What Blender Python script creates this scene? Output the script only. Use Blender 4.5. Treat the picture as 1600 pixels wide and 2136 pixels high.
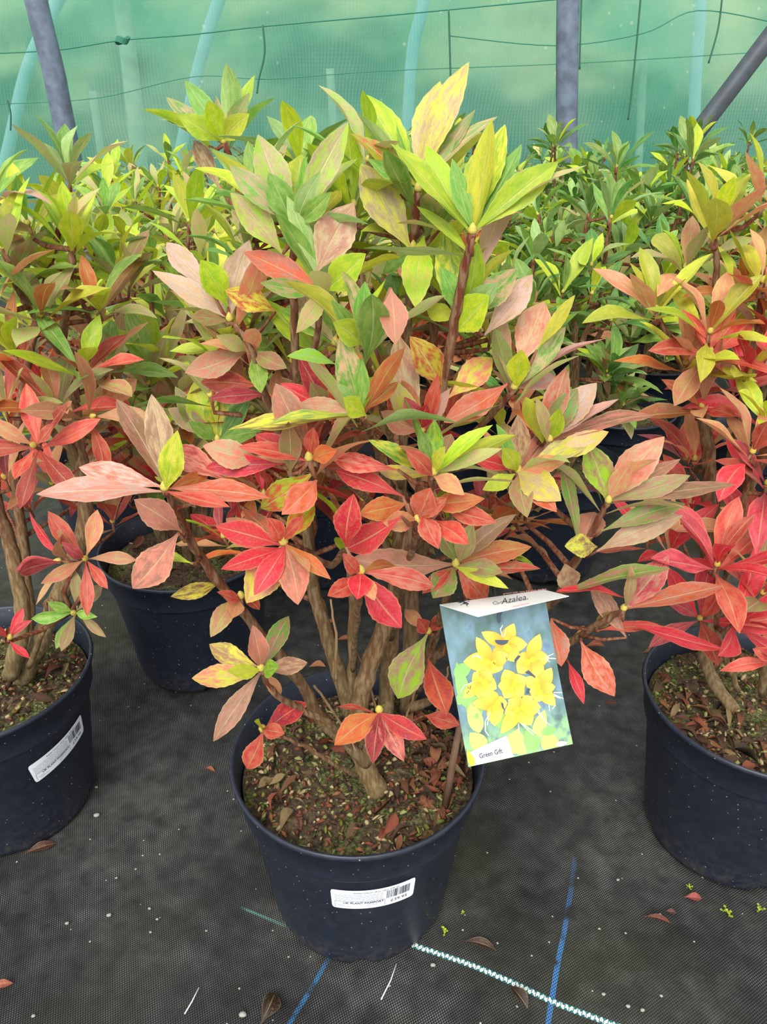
import bpy, math, random
from math import sin, cos, pi, radians, sqrt, atan2
from mathutils import Vector as V, Matrix, noise

for o in list(bpy.data.objects): bpy.data.objects.remove(o)
S = bpy.context.scene
C = S.collection
R = random.Random(11)

# ------------------------------------------------------------------ camera, world, sun, exposure
H, PITCH, F = 0.90, radians(28), 1600.0
cd = bpy.data.cameras.new('camera'); cam = bpy.data.objects.new('camera', cd); C.objects.link(cam)
cam.location = (0, 0, H); cam.rotation_euler = (radians(90) - PITCH, 0, 0)
cd.sensor_fit = 'VERTICAL'; cd.sensor_height = 32; cd.lens = 32 * F / 2136; cd.clip_start = 0.02
S.camera = cam
S.view_settings.view_transform = 'Standard'; S.view_settings.look = 'None'
S.view_settings.gamma = 1; S.view_settings.use_curve_mapping = False
S.view_settings.exposure = 0.55
w = bpy.data.worlds.new('overcast'); S.world = w; w.use_nodes = True
w.node_tree.nodes['Background'].inputs[0].default_value = (0.93, 0.97, 1.0, 1)
w.node_tree.nodes['Background'].inputs[1].default_value = 0.86
sd = bpy.data.lights.new('sun', 'SUN'); sd.energy = 2.7; sd.angle = radians(35); sd.color = (1, 0.98, 0.94)
so = bpy.data.objects.new('sun', sd); C.objects.link(so); so.rotation_euler = (radians(43), radians(-12), 0)
so.location = (0, -1, 4)

RT = V((1, 0, 0)); UP = V((0, sin(PITCH), cos(PITCH))); FW = V((0, cos(PITCH), -sin(PITCH)))
CAM = V((0, 0, H))
def ray(px, py): return FW + RT * ((px - 800) / F) - UP * ((py - 1068) / F)
def at(px, py, Y):                      # the point of the pixel's ray on the upright plane y = Y
    d = ray(px, py); return CAM + d * (Y / d.y)
def atz(px, py, z=0.0):                 # the point of the pixel's ray on the level plane z
    d = ray(px, py); return CAM + d * ((z - H) / d.z)
def proj(p):
    d = p - CAM; k = d.dot(FW)
    return 800 + F * d.x / k, 1068 - F * d.dot(UP) / k
def depth(p): return (p - CAM).dot(FW)

def lin(c):
    return tuple((x / 255 / 12.92) if x / 255 <= 0.04045 else ((x / 255 + 0.055) / 1.055) ** 2.4 for x in c) + (1,)

# ------------------------------------------------------------------ materials
class NT:
    def __init__(s, name):
        s.m = bpy.data.materials.new(name); s.m.use_nodes = True
        s.t = s.m.node_tree; s.b = s.t.nodes['Principled BSDF']; s.out = s.t.nodes['Material Output']
    def n(s, typ, **kw):
        x = s.t.nodes.new('ShaderNode' + typ)
        for k, v in kw.items(): setattr(x, k, v)
        return x
    def l(s, a, b): s.t.links.new(a, b)
    def put(s, sock, v):
        if hasattr(v, 'is_linked') or isinstance(v, bpy.types.NodeSocket): s.l(v, sock)
        else: sock.default_value = v
    def math(s, op, a, b=0.0, c=None, clamp=False):
        x = s.n('Math', operation=op, use_clamp=clamp); s.put(x.inputs[0], a); s.put(x.inputs[1], b)
        if c is not None: s.put(x.inputs[2], c)
        return x.outputs[0]
    def mix(s, f, a, b, mode='MIX'):
        x = s.n('Mix', data_type='RGBA', blend_type=mode); s.put(x.inputs[0], f); s.put(x.inputs[6], a); s.put(x.inputs[7], b)
        return x.outputs[2]
    def ramp(s, f, lo, hi):
        x = s.n('MapRange'); x.clamp = True; s.put(x.inputs[0], f); x.inputs[1].default_value = lo; x.inputs[2].default_value = hi
        return x.outputs[0]
    def noise(s, scale, detail=3, vec=None, rough=0.5):
        x = s.n('TexNoise'); x.inputs['Scale'].default_value = scale; x.inputs['Detail'].default_value = detail
        x.inputs['Roughness'].default_value = rough
        if vec is None: vec = s.geo()
        s.l(vec, x.inputs['Vector']); return x.outputs[0]
    def geo(s): 
        return s.n('TexCoord').outputs['Object']
    def bump(s, h, strength, dist):
        x = s.n('Bump'); x.inputs['Strength'].default_value = strength; x.inputs['Distance'].default_value = dist
        s.l(h, x.inputs['Height']); s.l(x.outputs[0], s.b.inputs['Normal']); return x

def simple(name, col, rough=0.5, spec=0.4, metal=0.0, var=0.0, scale=30, bump=0.0):
    t = NT(name); c = lin(col)
    if var:
        nz = t.noise(scale); c2 = tuple(x * (1 - var) for x in c[:3]) + (1,)
        t.l(t.mix(t.ramp(nz, 0.35, 0.65), c, c2), t.b.inputs['Base Color'])
        if bump: t.bump(nz, bump, 0.003)
    else: t.b.inputs['Base Color'].default_value = c
    t.b.inputs['Roughness'].default_value = rough; t.b.inputs['Specular IOR Level'].default_value = spec
    t.b.inputs['Metallic'].default_value = metal
    return t.m

def leaf_material():
    t = NT('leaf')
    a1 = t.n('Attribute', attribute_name='col').outputs['Color']; a2 = t.n('Attribute', attribute_name='col2').outputs['Color']
    lf = t.n('Attribute', attribute_name='lf').outputs['Vector']
    sp = t.n('SeparateXYZ'); t.l(lf, sp.inputs[0]); u, v, r = sp.outputs
    av = t.math('ABSOLUTE', v)
    cv = t.n('CombineXYZ'); t.l(t.math('MULTIPLY', u, 2.2), cv.inputs[0]); t.l(v, cv.inputs[1]); t.l(t.math('MULTIPLY', r, 37), cv.inputs[2])
    nz = t.noise(2.6, 5, cv.outputs[0], 0.62)
    base = t.mix(t.ramp(nz, 0.40, 0.60), a1, a2)
    nz2 = t.noise(9, 3, cv.outputs[0], 0.6)
    base = t.mix(t.math('MULTIPLY', t.ramp(nz2, 0.46, 0.72), 0.42), base, t.mix(0.5, base, (0.12, 0.060, 0.02, 1)))
    n4 = t.noise(5.2, 4, cv.outputs[0], 0.65)
    base = t.mix(t.math('MULTIPLY', t.math('SUBTRACT', 1.0, t.ramp(n4, 0.30, 0.46)), 0.40), base, t.mix(0.5, a2, (0.60, 0.55, 0.20, 1)))
    # veins: midrib and side veins
    mid = t.math('MULTIPLY', t.math('SUBTRACT', 1, t.ramp(av, 0.01, 0.075)), 0.85)
    ph = t.math('MULTIPLY', t.math('SUBTRACT', t.math('MULTIPLY', u, 1.0), t.math('MULTIPLY', av, 0.16)), 13)
    ph = t.math('ADD', ph, t.math('MULTIPLY', nz2, 0.6))
    fr = t.math('ABSOLUTE', t.math('SUBTRACT', t.math('FRACT', ph), 0.5))
    side = t.math('SUBTRACT', 1, t.ramp(fr, 0.0, 0.10))
    vein = t.math('MAXIMUM', mid, t.math('MULTIPLY', side, 0.17))
    light = t.mix(0.62, base, (0.72, 0.66, 0.32, 1))
    base = t.mix(t.math('MULTIPLY', vein, 0.75), base, light)
    edge = t.ramp(av, 0.86, 1.0)
    base = t.mix(t.math('MULTIPLY', edge, 0.35), base, light)
    t.l(base, t.b.inputs['Base Color'])
    t.b.inputs['Roughness'].default_value = 0.42; t.b.inputs['Specular IOR Level'].default_value = 0.50
    hgt = t.math('SUBTRACT', t.math('MULTIPLY', t.noise(26, 2, cv.outputs[0]), 0.5), vein)
    bp = t.bump(hgt, 0.45, 0.0012)
    tr = t.n('BsdfTranslucent'); t.l(t.mix(0.45, base, (0.75, 0.62, 0.10, 1), 'MULTIPLY'), tr.inputs[0]); t.l(base, tr.inputs[0]); t.l(bp.outputs[0], tr.inputs['Normal'])
    ms = t.n('MixShader'); ms.inputs[0].default_value = 0.30
    t.l(t.b.outputs[0], ms.inputs[1]); t.l(tr.outputs[0], ms.inputs[2]); t.l(ms.outputs[0], t.out.inputs[0])
    return t.m

def attr_material(name, rough=0.8, spec=0.2, scale=160, amt=0.35):
    t = NT(name); a = t.n('Attribute', attribute_name='col').outputs['Color']
    nz = t.noise(scale, 3)
    t.l(t.mix(t.math('MULTIPLY', nz, amt), a, (0.01, 0.006, 0.003, 1)), t.b.inputs['Base Color'])
    t.b.inputs['Roughness'].default_value = rough; t.b.inputs['Specular IOR Level'].default_value = spec
    t.bump(nz, 0.4, 0.002)
    return t.m

def bark_material():
    t = NT('bark'); a = t.n('Attribute', attribute_name='col').outputs['Color']
    mp = t.n('Mapping'); mp.inputs['Scale'].default_value = (1, 1, 0.22); t.l(t.geo(), mp.inputs[0])
    nz = t.noise(260, 4, mp.outputs[0]); n2 = t.noise(50, 3, mp.outputs[0])
    c = t.mix(t.ramp(nz, 0.42, 0.62), a, t.mix(0.30, a, (0.45, 0.36, 0.20, 1)))
    c = t.mix(t.math('MULTIPLY', t.ramp(n2, 0.55, 0.7), 0.55), c, (0.05, 0.022, 0.010, 1))
    t.l(c, t.b.inputs['Base Color']); t.b.inputs['Roughness'].default_value = 0.75; t.b.inputs['Specular IOR Level'].default_value = 0.25
    t.bump(nz, 0.7, 0.002); return t.m

def pot_material():
    t = NT('pot_plastic'); n1 = t.noise(1.0, 1)
    vo = t.n('TexVoronoi'); vo.inputs['Scale'].default_value = 125; t.l(t.geo(), vo.inputs['Vector'])
    sp = t.math('LESS_THAN', vo.outputs['Distance'], 0.10)
    rnd = t.math('GREATER_THAN', vo.outputs['Color'], 0.52)
    dust = t.math('MULTIPLY', sp, rnd)
    z = t.n('SeparateXYZ'); t.l(t.geo(), z.inputs[0])
    low = t.math('SUBTRACT', 1, t.ramp(z.outputs[2], 0.0, 0.055))
    dn = t.ramp(t.noise(70, 5, rough=0.7), 0.42, 0.72)
    c = t.mix(t.ramp(t.noise(11, 3), 0.35, 0.7), (0.010, 0.015, 0.028, 1), (0.016, 0.021, 0.037, 1))
    c = t.mix(t.math('MULTIPLY', t.math('MULTIPLY', low, dn), 0.75), c, (0.085, 0.072, 0.055, 1))
    c = t.mix(t.math('MULTIPLY', dn, 0.12), c, (0.12, 0.12, 0.12, 1))
    c = t.mix(t.math('MULTIPLY', dust, 0.6), c, (0.55, 0.56, 0.58, 1))
    t.l(c, t.b.inputs['Base Color']); t.b.inputs['Roughness'].default_value = 0.42; t.b.inputs['Specular IOR Level'].default_value = 0.45
    t.bump(t.noise(90, 3), 0.12, 0.002); return t.m

def soil_material():
    t = NT('soil'); n1 = t.noise(22, 5); n2 = t.noise(150, 5, rough=0.7); n3 = t.noise(300, 2)
    c = t.mix(t.ramp(n2, 0.35, 0.65), (0.022, 0.013, 0.008, 1), (0.19, 0.12, 0.06, 1))
    moss = t.mix(t.ramp(n3, 0.4, 0.6), (0.045, 0.060, 0.010, 1), (0.22, 0.24, 0.07, 1))
    c = t.mix(t.math('MULTIPLY', t.ramp(n1, 0.46, 0.56), 0.85), c, moss)
    c = t.mix(t.ramp(n3, 0.68, 0.74), c, (0.5, 0.42, 0.28, 1))
    t.l(c, t.b.inputs['Base Color']); t.b.inputs['Roughness'].default_value = 0.9
    t.bump(n2, 1.0, 0.008); return t.m

def floor_material(lines):
    t = NT('woven_weed_mat'); g = t.geo(); sp = t.n('SeparateXYZ'); t.l(g, sp.inputs[0]); x, y, z = sp.outputs
    K = 2 * pi / 0.0034
    # the weave runs along the blue lines
    (a, b) = lines[0][0]; ang = atan2(b.y - a.y, b.x - a.x) - pi / 2
    xr = t.math('ADD', t.math('MULTIPLY', x, cos(ang)), t.math('MULTIPLY', y, sin(ang)))
    yr = t.math('ADD', t.math('MULTIPLY', x, -sin(ang)), t.math('MULTIPLY', y, cos(ang)))
    wv = t.math('MULTIPLY', t.math('SINE', t.math('MULTIPLY', xr, K)), t.math('SINE', t.math('MULTIPLY', yr, K * 0.8)))
    wn = t.ramp(wv, -0.1, 0.9)
    n1 = t.noise(4.5, 5, rough=0.6); n2 = t.noise(40, 4); n3 = t.noise(2.0, 3)
    c = t.mix(t.ramp(n1, 0.35, 0.65), (0.005, 0.005, 0.005, 1), (0.026, 0.026, 0.024, 1))
    c = t.mix(t.math('MULTIPLY', wn, t.math('ADD', 0.18, t.math('MULTIPLY', t.ramp(t.noise(3.2, 5, rough=0.65), 0.42, 0.62), 0.5))), c, t.mix(t.ramp(n2, 0.3, 0.7), (0.06, 0.06, 0.052, 1), (0.38, 0.38, 0.36, 1)))
    c = t.mix(t.math('MULTIPLY', t.ramp(n3, 0.50, 0.64), 0.55), c, (0.030, 0.034, 0.010, 1))
    dust = t.noise(9, 5, rough=0.7)
    c = t.mix(t.math('MULTIPLY', t.ramp(dust, 0.55, 0.8), 0.28), c, (0.16, 0.15, 0.13, 1))
    vo = t.n('TexVoronoi'); vo.inputs['Scale'].default_value = 55; t.l(g, vo.inputs['Vector'])
    spk = t.math('MULTIPLY', t.math('LESS_THAN', vo.outputs['Distance'], 0.07), t.math('GREATER_THAN', vo.outputs['Color'], 0.58))
    c = t.mix(t.math('MULTIPLY', spk, 0.8), c, (0.50, 0.48, 0.40, 1))
    for seg, wdt, colr, kind in lines:
        a, b = seg; d = V((b.x - a.x, b.y - a.y)); L = d.length; d /= L; nx, ny = -d.y, d.x
        wob = t.math('MULTIPLY', t.math('SUBTRACT', t.noise(7, 1), 0.5), 0.012)
        dist = t.math('ADD', t.math('ADD', t.math('MULTIPLY', t.math('SUBTRACT', x, a.x), nx), t.math('MULTIPLY', t.math('SUBTRACT', y, a.y), ny)), wob)
        al = t.math('ADD', t.math('MULTIPLY', t.math('SUBTRACT', x, a.x), d.x), t.math('MULTIPLY', t.math('SUBTRACT', y, a.y), d.y))
        inside = t.math('MULTIPLY', t.math('LESS_THAN', t.math('ABSOLUTE', dist), wdt), t.math('MULTIPLY', t.math('GREATER_THAN', al, 0), t.math('LESS_THAN', al, L)))
        rep = t.math('FRACT', t.math('MULTIPLY', al, 1 / 0.0048))
        if kind == 'blue':
            msk = t.math('MULTIPLY', inside, t.ramp(wv, -0.7, 0.0)); msk = t.math('MULTIPLY', msk, t.ramp(n2, 0.36, 0.50)); msk = t.math('MULTIPLY', msk, t.math('SUBTRACT', 1.0, t.math('MULTIPLY', t.ramp(al, L * .55, L * .9), 0.75)))
            c = t.mix(t.math('MULTIPLY', msk, 0.85), c, colr)
        else:
            zig = t.math('MULTIPLY', t.math('SINE', t.math('MULTIPLY', al, 2 * pi / 0.0065)), wdt * 0.35)
            core = t.math('LESS_THAN', t.math('ABSOLUTE', t.math('ADD', dist, zig)), wdt * 0.62)
            gap = t.math('GREATER_THAN', rep, 0.18)
            c = t.mix(t.math('MULTIPLY', inside, 0.8), c, (0.01, 0.16, 0.17, 1))
            c = t.mix(t.math('MULTIPLY', t.math('MULTIPLY', t.math('MULTIPLY', inside, core), gap), 0.95), c, colr)
    t.l(c, t.b.inputs['Base Color']); t.b.inputs['Roughness'].default_value = 0.62; t.b.inputs['Specular IOR Level'].default_value = 0.30
    t.bump(t.math('ADD', t.math('MULTIPLY', wv, 0.10), t.math('MULTIPLY', t.noise(9, 4), 2.2)), 0.7, 0.006)
    return t.m

def net_material():
    t = NT('shade_netting'); g = t.geo(); sp = t.n('SeparateXYZ'); t.l(g, sp.inputs[0]); x, y, z = sp.outputs
    n1 = t.noise(1.3, 4, rough=0.6); n2 = t.noise(14, 3, rough=0.7)
    warp = t.math('MULTIPLY', t.noise(1.1, 2), 0.25)
    rib = t.math('SINE', t.math('MULTIPLY', t.math('ADD', x, warp), 2 * pi / 0.016))
    thr = t.math('SINE', t.math('MULTIPLY', z, 2 * pi / 0.018))
    c = t.mix(t.ramp(n1, 0.35, 0.68), (0.13, 0.46, 0.35, 1), (0.32, 0.60, 0.47, 1))
    c = t.mix(t.math('MULTIPLY', t.ramp(n2, 0.60, 0.8), 0.35), c, (0.5, 0.72, 0.60, 1))
    vo = t.n('TexVoronoi'); vo.inputs['Scale'].default_value = 12; t.l(g, vo.inputs['Vector'])
    c = t.mix(t.math('MULTIPLY', t.math('MULTIPLY', t.math('LESS_THAN', vo.outputs['Distance'], 0.09), t.math('GREATER_THAN', vo.outputs['Color'], 0.5)), 0.5), c, (0.7, 0.85, 0.7, 1))
    t.l(c, t.b.inputs['Base Color']); t.b.inputs['Roughness'].default_value = 0.7; t.b.inputs['Specular IOR Level'].default_value = 0.2
    tl = t.n('BsdfTranslucent'); t.l(c, tl.inputs[0])
    m1 = t.n('MixShader'); m1.inputs[0].default_value = 0.55; t.l(t.b.outputs[0], m1.inputs[1]); t.l(tl.outputs[0], m1.inputs[2])
    tp = t.n('BsdfTransparent'); tp.inputs[0].default_value = (0.9, 1.0, 0.96, 1)
    f = t.math('ADD', 0.37, t.math('ADD', t.math('MULTIPLY', rib, 0.07), t.math('MULTIPLY', thr, 0.02)))
    m2 = t.n('MixShader'); t.l(f, m2.inputs[0]); t.l(m1.outputs[0], m2.inputs[1]); t.l(tp.outputs[0], m2.inputs[2]); t.l(m2.outputs[0], t.out.inputs[0])
    return t.m

M = dict(leaf=leaf_material(), bark=bark_material(), pot=pot_material(), soil=soil_material(), net=net_material(),
         litter=attr_material('plant_litter'), bud=attr_material('bud_scales', 0.5, 0.3, 200, 0.2),
         card=simple('card_white', (238, 240, 238), 0.35, 0.5, var=0.04, scale=20), label=simple('label_paper', (240, 243, 246), 0.45, 0.4),
         ink=simple('ink', (45, 52, 66), 0.6), inkgrey=simple('ink_grey', (165, 170, 180), 0.6), inkpink=simple('ink_pink', (225, 150, 150), 0.6),
         steel=simple('galvanised_tube', (112, 124, 142), 0.48, 0.5, 0.25, 0.42, 22, 0.1), dark=simple('dark_tube', (74, 80, 86), 0.5, 0.4, 0.1, 0.25, 30),
         wood=simple('pale_post', (205, 205, 180), 0.8, 0.2, 0, 0.25, 18), tube=simple('pale_hoop', (205, 228, 245), 0.4, 0.5, 0, 0.1, 12),
         wire=simple('green_wire', (52, 122, 98), 0.6), cord=simple('dark_cord', (50, 100, 78), 0.7), stone=simple('stone', (160, 158, 146), 0.6, 0.3, 0, 0.25, 90),
         cane=simple('cane', (120, 92, 72), 0.7, 0.3, 0, 0.3, 80), stake=simple('black_plastic', (35, 38, 42), 0.4))

# ------------------------------------------------------------------ mesh collector
class MB:
    def __init__(s): s.v, s.f, s.c, s.c2, s.lf, s.mi, s.ms = [], [], [], [], [], [], []
    def add(s, vs, fs, col=(.5, .5, .5, 1), col2=None, lf=None, mi=0):
        b = len(s.v); s.v += [tuple(p) for p in vs]; s.f += [tuple(b + i for i in f) for f in fs]; s.mi += [mi] * len(fs)
        s.c += [col] * len(vs); s.c2 += [col2 or col] * len(vs); s.lf += lf or [(0, 0, 0)] * len(vs)
    def build(s, name, mats, parent=None, smooth=True, origin=None):
        org = V(origin) if origin is not None else V((0, 0, 0))
        me = bpy.data.meshes.new(name); me.from_pydata([tuple(V(p) - org) for p in s.v], [], s.f)
        mats = mats if isinstance(mats, (list, tuple)) else [mats]
        for m in mats: me.materials.append(m)
        a = me.attributes.new('col', 'FLOAT_COLOR', 'POINT'); a.data.foreach_set('color', [x for c in s.c for x in c])
        a = me.attributes.new('col2', 'FLOAT_COLOR', 'POINT'); a.data.foreach_set('color', [x for c in s.c2 for x in c])
        a = me.attributes.new('lf', 'FLOAT_VECTOR', 'POINT'); a.data.foreach_set('vector', [x for c in s.lf for x in c])
        me.polygons.foreach_set('material_index', s.mi); me.polygons.foreach_set('use_smooth', [smooth] * len(s.f)); me.update()
        o = bpy.data.objects.new(name, me); C.objects.link(o)
        if parent is not None: o.parent = parent
        o.location = org - (V(parent.location) if parent is not None and parent.parent is None else V((0, 0, 0)))
        return o

def tag(o, label=None, cat=None, group=None, kind=None):
    if label: o['label'] = label
    if cat: o['category'] = cat
    if group: o['group'] = group
    if kind: o['kind'] = kind
    return o
def empty(name, loc):
    o = bpy.data.objects.new(name, None); C.objects.link(o); o.location = loc; o.empty_display_size = 0.05; return o

def tube(mb, pts, rad, seg=8, col=(.5, .5, .5, 1), mi=0, col2=None, cap=True):
    pts = [V(p) for p in pts]; n = len(pts)
    if not isinstance(rad, (list, tuple)): rad = [rad] * n
    vs, fs = [], []; prev = None
    for i, p in enumerate(pts):
        d = (pts[min(i + 1, n - 1)] - pts[max(i - 1, 0)]).normalized()
        a = prev if prev is not None else (V((1, 0, 0)) if abs(d.x) < .9 else V((0, 1, 0)))
        a = (a - d * a.dot(d)).normalized(); prev = a; b = d.cross(a)
        for k in range(seg):
            t = 2 * pi * k / seg; vs.append(p + (a * cos(t) + b * sin(t)) * rad[i])
    for i in range(n - 1):
        for k in range(seg):
            fs.append((i * seg + k, i * seg + (k + 1) % seg, (i + 1) * seg + (k + 1) % seg, (i + 1) * seg + k))
    if cap: fs.append(tuple(reversed(range(seg)))); fs.append(tuple((n - 1) * seg + k for k in range(seg)))
    if col2:
        b0 = len(mb.v); mb.add(vs, fs, col, mi=mi)
        for i in range(n):
            f = i / (n - 1)
            for k in range(seg): mb.c[b0 + i * seg + k] = tuple(col[j] * (1 - f) + col2[j] * f for j in range(4))
    else: mb.add(vs, fs, col, mi=mi)

def smoothpath(pts, rad, k=5, wob=0.0, rng=R):
    P = [V(p) for p in pts]; out, ro = [], []
    for i in range(len(P) - 1):
        p0, p1, p2, p3 = P[max(i - 1, 0)], P[i], P[i + 1], P[min(i + 2, len(P) - 1)]
        for j in range(k):
            t = j / k
            q = 0.5 * ((2 * p1) + (p2 - p0) * t + (2 * p0 - 5 * p1 + 4 * p2 - p3) * t * t + (3 * p1 - p0 - 3 * p2 + p3) * t ** 3)
            if wob and (i or j): q = q + V([rng.uniform(-wob, wob) for _ in range(3)])
            out.append(q); ro.append(rad[i] * (1 - t) + rad[i + 1] * t)
    out.append(P[-1]); ro.append(rad[-1]); return out, ro

def leaf(mb, base, tip, width, nrm, col, col2, bend=0.0, fold=0.18, segs=12, ser=0.02, across=2, shape=0.62, curl=0.0, rng=R, mi=0):
    base, tip = V(base), V(tip); d = tip - base; L = d.length
    if L < 1e-5: return
    d /= L; n = V(nrm); n = n - d * n.dot(d)
    if n.length < 1e-4: n = d.orthogonal()
    n.normalize(); s = d.cross(n)
    r = rng.random(); ph = rng.uniform(0, 6); tw = rng.uniform(-.25, .25); sb = rng.uniform(-.04, .04) * L; wav = rng.uniform(.03, .09)
    vs, lf, fs = [], [], []; m = 2 * across + 1
    for i in range(segs + 1):
        t = i / segs
        # obovate outline with a narrow foot and a pointed tip
        if t < shape: q = t / shape; ww = 0.06 + 0.94 * (sin(q * pi / 2) ** 1.75)
        else: q = (t - shape) / (1 - shape); ww = (1 - q ** 1.75) ** 0.95 if q < 1 else 0
        ww *= width * 0.5
        if i not in (0, segs): ww *= 1 + (ser if i % 2 else -ser)
        c = base + d * (L * t) + n * (bend * L * sin(pi * t)) + s * (sb * sin(pi * t)) + n * (-curl * L * t ** 3)
        a = tw * t; n2 = n * cos(a) + s * sin(a); s2 = s * cos(a) - n * sin(a)
        for k in range(m):
            v = (k - across) / across; av = abs(v)
            off = fold * av * ww * 2 + wav * ww * 2 * av * av * sin(t * 9 + ph + (v > 0) * 1.7)
            vs.append(c + s2 * (v * ww) + n2 * off); lf.append((t, v, r))
    for i in range(segs):
        for k in range(m - 1):
            a = i * m + k; fs.append((a, a + 1, a + m + 1, a + m))
    mb.add(vs, fs, col, col2, lf, mi)

PAL = {
 'G': ((158, 192, 28), (196, 208, 48)), 'g': ((104, 158, 52), (150, 182, 84)), 'd': ((66, 122, 48), (104, 150, 68)),
 'Y': ((212, 208, 66), (186, 196, 58)), 'P': ((200, 168, 128), (172, 190, 98)), 'M': ((176, 122, 100), (158, 164, 88)),
 'S': ((216, 128, 106), (206, 164, 104)), 'R': ((202, 58, 56), (214, 108, 84)), 'K': ((212, 28, 54), (226, 70, 82)),
 'O': ((206, 88, 52), (196, 130, 62)), 'B': ((148, 108, 76), (128, 124, 66)), 'D': ((140, 30, 32), (168, 60, 40)),
 'L': ((138, 176, 92), (170, 190, 120)), 'W': ((210, 172, 160), (222, 164, 144)), 'V': ((176, 52, 70), (206, 88, 96))}
def pc(code, rng=R, j=0.14):
    a, b = PAL[code]; k = 1 + rng.uniform(-j, j); h = rng.uniform(-8, 8)
    f = lambda c: lin((max(0, min(250, c[0] * k + h)), max(0, min(250, c[1] * k - h * .4)), max(0, min(250, c[2] * k))))
    return f(a), f(b)

BARK_LO, BARK_HI, TWIG = lin((106, 86, 54)), lin((96, 40, 24)), lin((112, 54, 34))
BARKG = lin((112, 98, 62))

def bud(mb, p, ax, s=0.005, rng=R):
    ax = V(ax).normalized(); a = ax.orthogonal().normalized(); b = ax.cross(a); vs, fs = [], []
    prof = [(0, .45), (.3, .9), (.9, 1), (1.7, .65), (2.4, .1)]
    for h, r in prof:
        for k in range(7):
            t = 2 * pi * k / 7; vs.append(V(p) + ax * (h * s) + (a * cos(t) + b * sin(t)) * (r * s))
    for i in range(4):
        for k in range(7): fs.append((i * 7 + k, i * 7 + (k + 1) % 7, (i + 1) * 7 + (k + 1) % 7, (i + 1) * 7 + k))
    mb.add(vs, fs, lin((196, 178, 84)), mi=1)

def whorl(mb, c, ax, n, L, codes, rng, segs=9, op=(25, 80), wr=0.29, tuft=True, across=1):
    c = V(c); ax = V(ax).normalized(); a = ax.orthogonal().normalized(); b = ax.cross(a); ph = rng.uniform(0, 6)
    for i in range(n):
        t = ph + i * 2.39996 + rng.uniform(-.3, .3); f = (i + .5) / n
        e = radians(op[0] + (op[1] - op[0]) * f + rng.uniform(-9, 9)); rad = a * cos(t) + b * sin(t)
        dr = ax * cos(e) + rad * sin(e); l = L * (0.62 + 0.42 * min(1, f * 2 + .2)) * rng.uniform(.85, 1.12)
        nr = ax * sin(e) - rad * cos(e)
        cc = codes[min(len(codes) - 1, int(rng.random() * len(codes)))]
        k1, k2 = pc(cc, rng)
        b0 = c - ax * (0.012 * f) + dr * 0.002
        leaf(mb, b0, b0 + dr * l, l * wr * rng.uniform(.85, 1.15), nr, k1, k2, bend=rng.uniform(-.02, .09), fold=rng.uniform(.05, .28),
             segs=segs, across=across, curl=rng.uniform(-.05, .16), shape=rng.uniform(.54, .68), rng=rng)
    if tuft: bud(mb, c, ax, 0.0035, rng)

# ------------------------------------------------------------------ pots
RT0, HP, SOILZ = 0.1445, 0.238, 0.203
def pot_prof():
    return [(0.0, 0.004), (0.092, 0.004), (0.101, 0.0), (0.107, 0.003), (0.110, 0.012), (0.1325, 0.186), (0.1345, 0.189), (0.1375, 0.190), (0.1385, 0.193),
            (0.1425, 0.232), (0.1462, 0.233), (0.1470, 0.236), (0.1462, 0.2395), (0.1440, 0.240), (0.1420, 0.238), (0.1365, 0.198), (0.133, 0.186), (0.0, 0.186)]
def pot_r(z): return 0.110 + (0.1325 - 0.110) * (z - 0.012) / (0.186 - 0.012)
def make_pot(parent, loc, rng=R):
    pr = pot_prof(); n = 72; mb = MB(); vs, fs = [], []
    for r, z in pr:
        for k in range(n):
            t = 2 * pi * k / n; rr = r; zz = z
            if z < 0.02 and r > 0.09 and int(k) % 18 in (0, 1): zz = z + 0.007       # drainage notches in the foot
            vs.append(V((rr * cos(t), rr * sin(t), zz)) + V(loc))
    for i in range(len(pr) - 1):
        for k in range(n): fs.append((i * n + k, i * n + (k + 1) % n, (i + 1) * n + (k + 1) % n, (i + 1) * n + k))
    mb.add(vs, fs); return mb.build('pot', M['pot'], parent, origin=loc)
def make_soil(parent, loc, rng=R, rr=0.1350):
    mb = MB(); vs, fs = [], []; NR, n = 16, 56; vs.append(V(loc) + V((0, 0, SOILZ + .01)))
    for i in range(1, NR + 1):
        for k in range(n):
            r = rr * i / NR; t = 2 * pi * k / n; p = V((r * cos(t), r * sin(t), 0))
            z = SOILZ + 0.007 * (1 - (i / NR) ** 2) + 0.011 * (noise.noise((p + V(loc)) * 28) + .5 * noise.noise((p + V(loc)) * 75)) * (1 if i < NR else 0)
            vs.append(V(loc) + V((p.x, p.y, z)))
    for k in range(n): fs.append((0, 1 + k, 1 + (k + 1) % n))
    for i in range(NR - 1):
        for k in range(n): a = 1 + i * n; fs.append((a + k, a + n + k, a + n + (k + 1) % n, a + (k + 1) % n))
    mb.add(vs, fs); return mb.build('soil', M['soil'], parent, origin=loc)
LIT = [(106, 70, 50), (128, 84, 58), (88, 60, 46), (142, 96, 66), (72, 52, 40), (80, 58, 44), (132, 112, 78), (98, 80, 56), (62, 50, 40), (112, 68, 50), (128, 70, 52)]
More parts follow.
